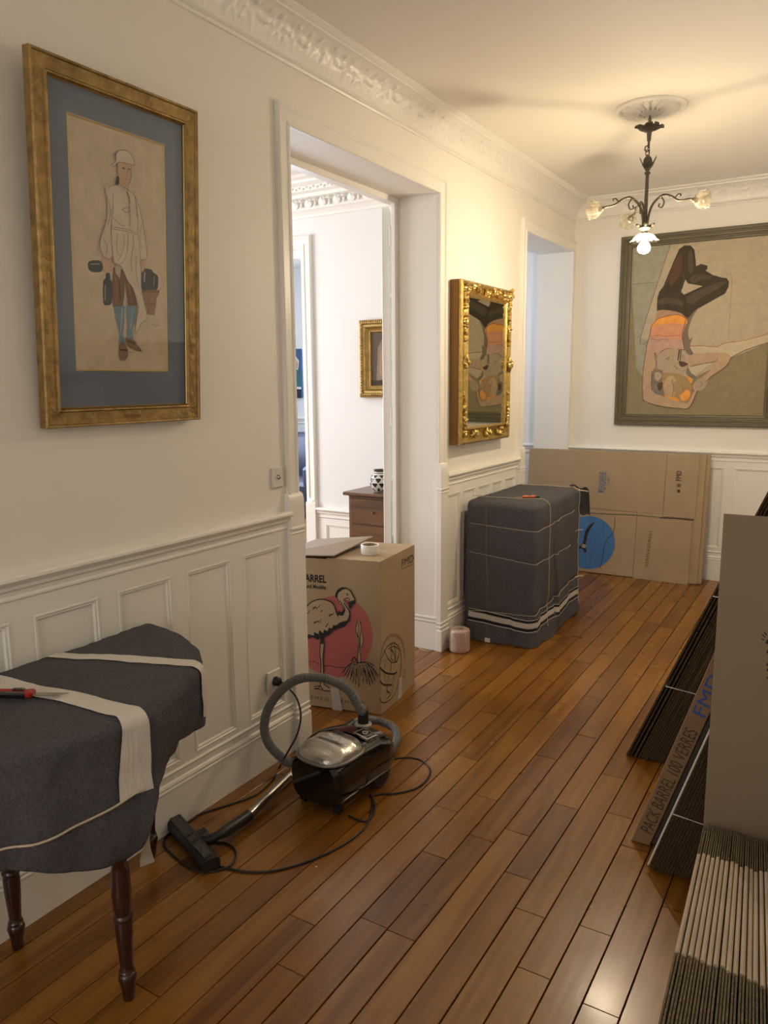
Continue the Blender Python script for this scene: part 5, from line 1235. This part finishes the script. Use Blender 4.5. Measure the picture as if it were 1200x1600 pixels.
w = MB(); w.bbox((-0.105, -0.045, 0.244), (-0.096, 0.05, 0.2495), 0.002, fn=vm); w.build('ridge', bpy.data.materials['silver_grey_plastic'], lid)
# control panel behind the lid
w = MB(); w.grid(lambda u, v: vm(0.028 + 0.125 * u, -0.088 + 0.176 * v, 0.222 - 0.022 * u * u - 0.016 * (2*v - 1) ** 2), 8, 8); w.grid(lambda u, v: vm(0.028 + 0.125 * u, -0.088 + 0.176 * v, 0.195 - 0.02 * u * u), 8, 8)
w.add([vm(0.028 , -0.088, 0.19), vm(0.028, 0.088, 0.19), vm(0.028, 0.088, 0.206), vm(0.028, -0.088, 0.206)], [(0, 1, 2, 3)]); deck = w.build('top_deck', M['blackp'], vac, True)
w = MB(); pf = lambda a, b, h: vm(a, b, 0.2225 - 0.022 * ((a - 0.028) / 0.125) ** 2 - 0.016 * (b / 0.088) ** 2 + h)
w.ring(0.036, 0.104, 0.006, 0.076, [(0, 0.0005), (0.001, 0.003), (0.006, 0.003), (0.007, 0.0015)], lambda u, v, h: pf(u, v, h)); w.build('panel_frame', M['steel'], deck)
w = MB(); w.tube([pf(0.070 + 0.014 * math.cos(t * .5) * (0.4 + t / 20), 0.041 + 0.014 * math.sin(t * .5) * (0.4 + t / 20), 0.002) for t in range(14)], 0.0015, 6); w.build('swirl_emblem', M['white'], deck, True)
w = MB(); w.lathe([(0.034, -0.02), (0.034, 0.004), (0.027, 0.010), (0.022, 0.010)], vm(0.145, -0.028, 0.205), 20); w.build('hose_socket', pm('pale_grey_plastic', (0.36, 0.34, 0.31), 0.35), vac, True)
for sgn in (1, -1):
    w = MB(); w.lathe([(0.0001, 0.012), (0.02, 0.013), (0.024, 0.008), (0.050, 0.007), (0.058, 0.002), (0.060, -0.006), (0.056, -0.02)], vm(0.095, 0.097 * sgn, 0.061), 28, axis=(VA, np.array([0, 0, 1.0]), VB * sgn)); w.build('wheel', M['blackm'], vac, True)
    w = MB(); w.tube([vm(-0.15, 0.07 * sgn, 0.018), vm(-0.15, 0.09 * sgn, 0.018)], 0.018, 14); w.build('caster', M['blackm'], vac, True)
# ribbed hose: arch to the left, behind the body, and round to the handle
def resample(P, step):
    P = [np.array(p) for p in P]; L = [0]
    for a, b in zip(P[:-1], P[1:]): L.append(L[-1] + np.linalg.norm(b - a))
    out = []; k = 0
    for i in range(int(L[-1] / step) + 1):
        s = i * step
        while k < len(L) - 2 and L[k+1] < s: k += 1
        f = (s - L[k]) / (L[k+1] - L[k] + 1e-9); out.append(P[k] * (1 - f) + P[k+1] * f)
    return out
def hy(px, py, y): return ony(px, py, y)
sock = np.array(vm(0.145, -0.028, 0.225))
w = MB(); w.tube([sock - np.array([0, 0, 0.012]), sock + np.array([0, 0, 0.045])], [0.023, 0.020], 16); w.build('hose_cuff', M['blackm'], vac, True)
H = [sock + np.array([0, 0, 0.04]), hy(563, 1108, 2.40), hy(546, 1080, 2.37), hy(520, 1064, 2.33), hy(490, 1058, 2.29), hy(462, 1063, 2.26), hy(436, 1082, 2.23), hy(418, 1110, 2.21), hy(413, 1138, 2.20), hy(420, 1162, 2.21), hy(436, 1180, 2.235), hy(456, 1192, 2.27)]
H += [np.array([0.185, 2.40, 0.030]), np.array([0.27, 2.545, 0.024]), np.array([0.40, 2.60, 0.024]), onz(590, 1189, 0.03), onz(612, 1172, 0.035), onz(621, 1152, 0.04), onz(612, 1135, 0.05), onz(592, 1127, 0.06), onz(570, 1126, 0.075), onz(552, 1131, 0.085)]
HP = resample(spline(H, 14), 0.0020)
rad = [(0.0158, 0.0182, 0.0190, 0.0182)[i % 4] for i in range(len(HP))]
w = MB(); w.tube(HP, rad, 12); w.build('hose', M['hose'], vac, True)
# handle behind the body
G = [onz(552, 1131, 0.085), onz(540, 1138, 0.085), onz(524, 1146, 0.08), onz(506, 1152, 0.075), onz(488, 1160, 0.06), onz(478, 1170, 0.05)]
w = MB(); w.tube(spline(G[:3], 5), [0.023] * 4 + [0.021] * 3 + [0.018] * 4, 14); w.build('handle_elbow', M['blackm'], vac, True)
G2 = [onz(540, 1136, 0.10), onz(520, 1140, 0.115), onz(500, 1146, 0.112), onz(484, 1157, 0.09), onz(477, 1168, 0.06)]
w = MB(); w.tube(spline(G2, 6), 0.0135, 12); w.tube([onz(500, 1160, 0.05), onz(470, 1176, 0.05)], 0.017, 12); w.build('handle_grip', M['blackp'], vac, True)
# steel wand lying on the floor
wa = onz(470, 1195, 0.035); wb = onz(386, 1277, 0.030)
w = MB(); w.tube([wa, wb], [0.0165, 0.0165], 18); w.tube([wb + (wa - wb) * 0.0, wb + (wa - wb) * 0.10], [0.0180, 0.0180], 18); w.build('steel_wand', M['steel'], vac, True)
e1 = onz(366, 1290, 0.035); e2 = onz(345, 1303, 0.04); e3 = onz(325, 1312, 0.035)
w = MB(); w.tube(spline([wb + (wa - wb) * 0.03, e1, e2, e3, onz(312, 1312, 0.03)], 6), [0.0205] * 7 + [0.021, 0.022, 0.021, 0.020, 0.0185, 0.017] + [0.0155] * 12, 14)
w.build('neck', M['blackm'], vac, True)
ha = onz(273, 1288, 0.02); hb = onz(328, 1352, 0.02); ha[2] = hb[2] = 0; hd = (hb - ha) / np.linalg.norm(hb - ha); hn = np.array([-hd[1], hd[0], 0]); HL = float(np.linalg.norm(hb - ha)); hc = (ha + hb) / 2
def hm(a, b, z): return tuple(hc + hd * a + hn * b + np.array([0, 0, z]))
w = MB(); w.grid(lambda u, v: hm((-HL/2 - 0.012) + (HL + 0.024) * v, 0.031 * sp_(math.cos(6.28318 * u), 0.6), 0.026 + 0.023 * sp_(math.sin(6.28318 * u), 0.6)), 20, 2, 0, True)
for v_ in (0, 1): w.grid(lambda u, v: hm((-HL/2 - 0.012) + (HL + 0.024) * v_, 0.031 * sp_(math.cos(6.28318 * u), 0.6) * (1 - v * .999), 0.026 + 0.023 * sp_(math.sin(6.28318 * u), 0.6) * (1 - v * .999)), 20, 2, 0, True)
w.build('floor_head', M['blackm'], vac, True)
w = MB(); w.bbox((-HL/2 + 0.005, -0.02, 0.047), (HL/2 - 0.005, 0.012, 0.053), 0.002, fn=hm); w.bbox((-0.045, 0.02, 0.012), (0.045, 0.07, 0.040), 0.008, fn=hm); w.build('head_cover', M['blackp'], vac)
# mains cord on the floor, up to the wall socket
cp = []
plug = np.array([0.05, 2.311, 0.355])
cp += [plug, plug + np.array([0.03, 0.0, -0.002]), ony(452, 1076, 2.32), ony(464, 1092, 2.31), ony(470, 1118, 2.29), ony(464, 1148, 2.26), ony(448, 1178, 2.21)]
cp = [np.array(p) for p in cp]
for i, p in enumerate(cp): 
    if p[0] < 0.045: p[0] = 0.045
for q in ((437, 1200), (425, 1221), (405, 1240), (380, 1252), (345, 1263), (310, 1273), (290, 1279), (262, 1292), (250, 1306), (258, 1325), (285, 1350), (315, 1364), (345, 1361), (364, 1350), (368, 1332), (355, 1320), (340, 1318), (322, 1320), (310, 1333), (326, 1348), (350, 1357), (385, 1364), (425, 1363), (475, 1350), (520, 1331), (552, 1311), (573, 1290), (581, 1265), (582, 1248), (590, 1243), (620, 1241), (650, 1233), (668, 1218), (672, 1204), (662, 1191), (644, 1185), (620, 1186), (604, 1192), (590, 1198)):
    p = onf(*q); cp.append(np.array([max(p[0], 0.032), p[1], 0.0042]))
w = MB(); w.tube(spline(cp, 8), 0.0037, 8)
P = [onf(*q) + np.array([0, 0, 0.0042]) for q in ((545, 1276), (560, 1283), (574, 1284), (584, 1272), (584, 1255), (578, 1244))]
w.tube(spline(P, 6), 0.0037, 8); w.build('mains_cord', M['cordm'], vac, True)
w = MB(); w.tube([plug - np.array([0.027, 0, 0]), plug - np.array([0.005, 0, 0]), plug], [0.019, 0.018, 0.012], 16); w.build('plug', M['blackm'], vac, True)
c_ = onf(494, 1355)
sc = MB(); sc.bbox((c_[0] - 0.003, c_[1] - 0.002, 0.0006), (c_[0] + 0.003, c_[1] + 0.003, 0.003), 0.0007)
tag(sc.build('paper_scrap', M['white']), 'tiny white paper scrap on the floorboards in front of the vacuum cleaner', 'scrap')

# ================================================================ FLAT CARTONS AGAINST THE FAR WALL
fp = thing('flat_wardrobe_cartons', (0.40, 5.93, fz(5.9)), 'bundle of flat kraft wardrobe cartons with a blue disc, leaning on the far wall', 'carton')
sl = 0.108
def fm(x, z, h): return (x, 5.842 + (z - 0.07) * sl - h, z)          # h towards the room
def fslab(name, x0, x1, z0, z1, h0, th, mt=M['kraft'], par=fp):
    w = MB(); w.bbox((x0, z0, h0), (x1, z1, h0 + th), 0.0018, fn=lambda a, b, c: fm(a, b, c)); return w.build(name, mt, par)
fslab('back_carton', -0.285, 1.085, 0.078, 1.012, -0.034, 0.013)
fslab('middle_carton', -0.28, 1.058, 0.074, 1.010, -0.019, 0.011)
up_ = fslab('front_upper_panel', -0.282, 0.785, 0.566, 1.012, -0.006, 0.007)
ur_ = fslab('front_flap', 0.787, 1.012, 0.548, 1.004, -0.006, 0.006)
lo_ = fslab('front_lower_panel', -0.282, 0.60, 0.072, 0.563, -0.006, 0.008)
lr_ = fslab('front_flap', 0.602, 0.996, 0.066, 0.540, -0.006, 0.009)
fslab('front_flap', 0.602, 0.787, 0.540, 0.566, -0.006, 0.007)
nF = np.cross(np.array([1, 0, 0]), np.array([0, sl, 1.0])); nF /= np.linalg.norm(nF); pF = fm(0, 0.5, 0.0035)
F = Flat(pF, nF, 0.0)
def ch_(L): return [(860 + x / 3.529, 600 + y / 3.529) for x, y in L]
F.disc((860 + 212 / 3.529, 600 + 874 / 3.529), 41.0, 41.5, 0)
F.poly(ch_([(243,757),(240,768),(216,806),(204,835),(200,862),(194,880),(196,905),(199,925),(190,933),(182,915),(170,905),(150,918),(148,905),(168,890),(180,872),(186,840),(194,808),(215,778)]), 1)
F.poly(ch_([(176,880),(196,888),(192,905),(172,900)]), 2)
F.stroke(ch_([(356,740),(353,790),(343,826),(318,850),(298,892),(288,950),(275,1014)]), 0.004, 1); F.stroke(ch_([(296,760),(288,830)]), 0.002, 1); F.stroke(ch_([(220,728),(218,770)]), 0.002, 1); F.stroke(ch_([(222,850),(220,1000)]), 0.002, 3)
F.poly(ch_([(697,553),(712,548),(722,558),(712,570),(698,566)]), 4); F.poly(ch_([(699,584),(714,582),(716,596),(702,600)]), 1)
F.stroke(ch_([(170, 708), (300, 716), (460, 722), (598, 735)]), 0.004, 3); F.stroke(ch_([(600, 737), (700, 742), (790, 752)]), 0.008, 3, smooth=False)
F.mb.build('blue_bird_print', [M['bluei'], M['ink'], pm('pale_bird_print', (0.40, 0.33, 0.25), 0.8), M['inkb'], pm('grey_print', (0.13, 0.11, 0.09), 0.8)], fp, fix=False)
fF = lambda x, y: onp(860 + x / 3.529, 600 + y / 3.529, pF, nF)
uF = np.array([0, sl, 1.0]); LFT = (-1, 0, 0)
text('lettering', 'PENDERIE', fF(301, 598), uF, LFT, float(np.linalg.norm(fF(301, 598) - fF(303, 484))), 0.052, M['bluet'], fp)
text('lettering', 'modèle', fF(325, 555), uF, LFT, float(np.linalg.norm(fF(325, 555) - fF(326, 512))), 0.018, M['bluet'], fp)
text('logo', 'FMD', fF(720, 534), uF, LFT, float(np.linalg.norm(fF(720, 534) - fF(723, 480))), 0.036, M['ink'], fp)
text('lettering', 'D É M É N A G E M E N T', fF(538, 1008), uF + np.array([0.05, 0, 0]), LFT, float(np.linalg.norm(fF(530, 1008) - fF(545, 808))), 0.030, M['inkb'], fp)

# ================================================================ LEANING BUNDLES ON THE RIGHT
def bundle(name, x0, n, pitch, tanq, y0, y1, L, label, straps, mt, rs, group=None, fan=0.0):
    rg = random.Random(rs); ln = math.sqrt(1 + tanq * tanq); ex, ez = tanq / ln, 1 / ln
    t = thing(name, (x0 + n * pitch / 2, (y0 + y1) / 2, fz(y0)), label, 'cartons', group)
    def bm_(s, yv, k): return (x0 + k * 1.0 + ex * s, yv, fz(y0) + ez * s)
    for i in range(n):
        xo = x0 + i * pitch; dy = rg.uniform(-0.006, 0.006); dz = rg.uniform(0, 0.008); cut = rg.uniform(0.36, 0.40) * L
        fo = fan * max(0, 3 - i) * rg.uniform(0.6, 1)
        w = MB(); th = pitch * 0.84
        for (s0, s1, g) in ((dz, cut - 0.004, 0.0), (cut, L - dz, 0.001)):
            vs = []
            for s in (s0, s1):
                for yv in (y0 + dy + g, y1 + dy):
                    for k in (0, th): vs.append((xo + k + ex * s - fo * (1 - s / L), yv, fz(y0) + ez * s + 0.0005))
            w.add(vs, [(0, 1, 3, 2), (4, 6, 7, 5), (0, 4, 5, 1), (2, 3, 7, 6), (0, 2, 6, 4), (1, 5, 7, 3)])
        w.build('flat_carton', mt, t)
    for (s, r) in straps:
        w = MB(); X0, X1 = x0 - 0.003, x0 + n * pitch + 0.003
        P = [(X0 + ex*s, y0 - 0.009), (X1 + ex*s, y0 - 0.009), (X1 + ex*s, y1 + 0.009), (X0 + ex*s, y1 + 0.009)]
        z = fz(y0) + ez * s; w.tube([(a - (0.0 if i in (1, 2) else 0), b, z - (0.012 if i in (1, 2) else 0)) for i, (a, b) in enumerate(P)], 0.0024, 6, closed=True); w.build('strap', M['white'], t)
    return t
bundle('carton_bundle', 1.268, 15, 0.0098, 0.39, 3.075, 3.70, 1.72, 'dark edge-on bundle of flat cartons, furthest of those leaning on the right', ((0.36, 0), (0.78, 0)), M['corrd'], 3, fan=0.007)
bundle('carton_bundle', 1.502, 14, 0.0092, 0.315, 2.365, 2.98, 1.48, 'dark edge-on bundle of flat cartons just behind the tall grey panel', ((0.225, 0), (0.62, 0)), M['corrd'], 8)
# kraft pack with lettering
kp = thing('kraft_carton_pack', (1.44, 2.75, 0), 'leaning kraft carton pack with PACK BARREL 100 VERRES lettered up its edge', 'carton')
tq = 0.315; ln = math.sqrt(1 + tq * tq); ex, ez = tq / ln, 1 / ln
def km(s, b, y): return (1.415 + ex * s + b, y, 0.001 + ez * s)
w = MB(); w.bbox((0, 0, 0), (1.42, 0.062, 0.50), 0.002, fn=lambda s, b, d: km(s, b, 2.490 + d)); kbody = w.build('outer_carton', pm('brown_kraft_board', (0.27, 0.165, 0.085), 0.8, bump=0.1, bscale=200, var=0.06), kp)
w = MB(); w.bbox((0.003, 0.063, 0.01), (1.38, 0.079, 0.5), 0.002, fn=lambda s, b, d: km(s, b, 2.490 + d)); w.build('gap_shade_board', M['inkb'], kp)  # near-black board added in the gap, its shade put in as colour
R_ = np.array([ex, 0, ez]); U_ = np.array([-ez, 0, ex])
o_ = np.array(km(0.045, 0.0, 2.4895)) + np.array([0.054, 0, 0.0])
text('lettering', 'PACK BARREL 100 VERRES', o_, R_, U_, 0.415, 0.040, M['inkb'], kbody, lift=0.001, bold=0.0)
o_ = np.array(km(0.515, 0.0, 2.4895)) + np.array([0.054, 0, 0.0])
text('logo', 'FMD', o_, R_, U_, 0.15, 0.040, pm('bright_blue_ink', (0.03, 0.09, 0.36), 0.6), kbody, lift=0.001)
# white strip for the lit, whitish sheet edge of the nearer bundle; light in its colour
w = MB(); w.bbox((0.02, 0.0, 0.0), (1.1, 0.006, 0.010), 0.001, fn=lambda s, b, d: (1.493 + ex * s + b, 2.352 + d, ez * s)); w.build('lit_edge_strip', M['white'], [o for o in S.objects if o.name == 'carton_bundle.001'][0])

# tall upright panel
px0 = 1.6665
pn = thing('upright_carton', (1.87, 2.29, 0), 'tall plain grey-brown flat carton standing upright at the right edge', 'carton')
w = MB(); w.bbox((px0, 2.282, 0.0), (2.085, 2.288, 1.1835), 0.0015); pnb = w.build('front_sheet', M['kraft2'], pn)
w = MB(); w.bbox((px0 + 0.002, 2.290, 0.0), (2.085, 2.296, 1.181), 0.0015); w.build('rear_sheet', M['kraft2'], pn)
w = MB(); w.bbox((px0 + 0.001, 2.2878, 0.002), (2.083, 2.2902, 1.180), 0.0002); w.build('fluting', M['corr'], pn)
F = Flat((0, 2.282, 0), (0, -1, 0))
for L, wd in (([(1190,998),(1194,1000)], 0.003), ([(1191,991),(1196,996)], 0.003), ([(1194,987),(1198,993)], 0.003), ([(1197,1002),(1204,1006),(1206,1020)], 0.012), ([(1198,1018),(1206,1022),(1203,1035),(1199,1040)], 0.009), ([(1199,1045),(1206,1050)], 0.01), ([(1198,1058),(1205,1062)], 0.004)):
    F.stroke(L, wd, 0)
F.mb.build('bird_print', [M['ink']], pnb, fix=False)

# nearest row of flattened cartons, edges up
Pf = onz(1100, 1287, 0.272); Pn = np.array([1.770, 1.115, 0.558])
dd = Pn - Pf; SL = float(np.linalg.norm(dd)); dd /= SL
nP = np.cross(dd, np.array([1.0, 0, 0]))
def tpos(px, py): return float((onp(px, py, Pf, nP) - Pf) @ dd)
t1, t2, t3 = tpos(1094, 1333), tpos(1055, 1486), SL
rg = random.Random(21)
for i in range(21):
    xo = i * 0.0112 + rg.uniform(-0.0006, 0.0006); jl = rg.uniform(-0.012, 0.012) ; jz = rg.uniform(-0.004, 0.003); a1, a2 = t1 + rg.uniform(-.006, .006) + 0.010 * (i % 3 == 0), t2 + rg.uniform(-.008, .012)
    def pt_(s, b, z): p = Pf + dd * s; return (p[0] + xo + b, p[1], z)
    def tz_(s): return (Pf + dd * s)[2] + jz
    t = thing('flattened_carton', (Pf[0] + xo + (Pn[0] - Pf[0]) / 2, (Pf[1] + Pn[1]) / 2, 0.0), ('leftmost flattened kraft carton of the nearest edge-up row, beside the floor' if i == 0 else 'flattened kraft carton standing edge up within the nearest row at lower right'), 'carton', 'flattened cartons standing edge up at lower right')
    th = 0.0092
    prof = [(0, 0.0)] + [(th/2 - th/2 * math.cos(k * math.pi / 6), 1 + k) for k in range(7)] + [(th, 0.0)]
    vs = []; n_ = 0
    for s in (a1, a2):
        ring_ = [pt_(s, 0, 0.001), pt_(s, 0, tz_(s) - 0.004)] + [pt_(s, th/2 - th/2 * math.cos(k * math.pi / 6), tz_(s) - 0.004 + 0.0045 * math.sin(k * math.pi / 6)) for k in range(1, 6)] + [pt_(s, th, tz_(s) - 0.004), pt_(s, th, 0.001)]
        vs += ring_; n_ = len(ring_)
    w = MB(); w.add(vs, [(k, (k+1) % n_, n_ + (k+1) % n_, n_ + k) for k in range(n_)] + [tuple(range(n_))[::-1], tuple(range(n_, 2*n_))]); w.build('folded_body', M['fold'], t, True)
    for (s0, s1) in ((0.0 + jl * 0.3, a1 - 0.002), (a2 + 0.002, t3 + jl)):
        for (b0, b1) in ((0.0, 0.0034), (0.0052, 0.0086)):
            w = MB(); vs = []; m_ = 9; dzr = [rg.uniform(-0.0035, 0.001) for _ in range(m_ + 1)]
            for k in range(m_ + 1):
                s = s0 + (s1 - s0) * k / m_; z = tz_(s) - 0.002 + dzr[k]; vs += [pt_(s, b0, 0.001), pt_(s, b0, z), pt_(s, b1, z - 0.001), pt_(s, b1, 0.001)]
            fs = [(0, 1, 2, 3), tuple(4*m_ + q for q in (3, 2, 1, 0))]
            for k in range(m_):
                for q in range(4): fs.append((4*k + q, 4*k + (q+1) % 4, 4*k + 4 + (q+1) % 4, 4*k + 4 + q))
            w.add(vs, fs); w.build('flap', M['corr'], t)
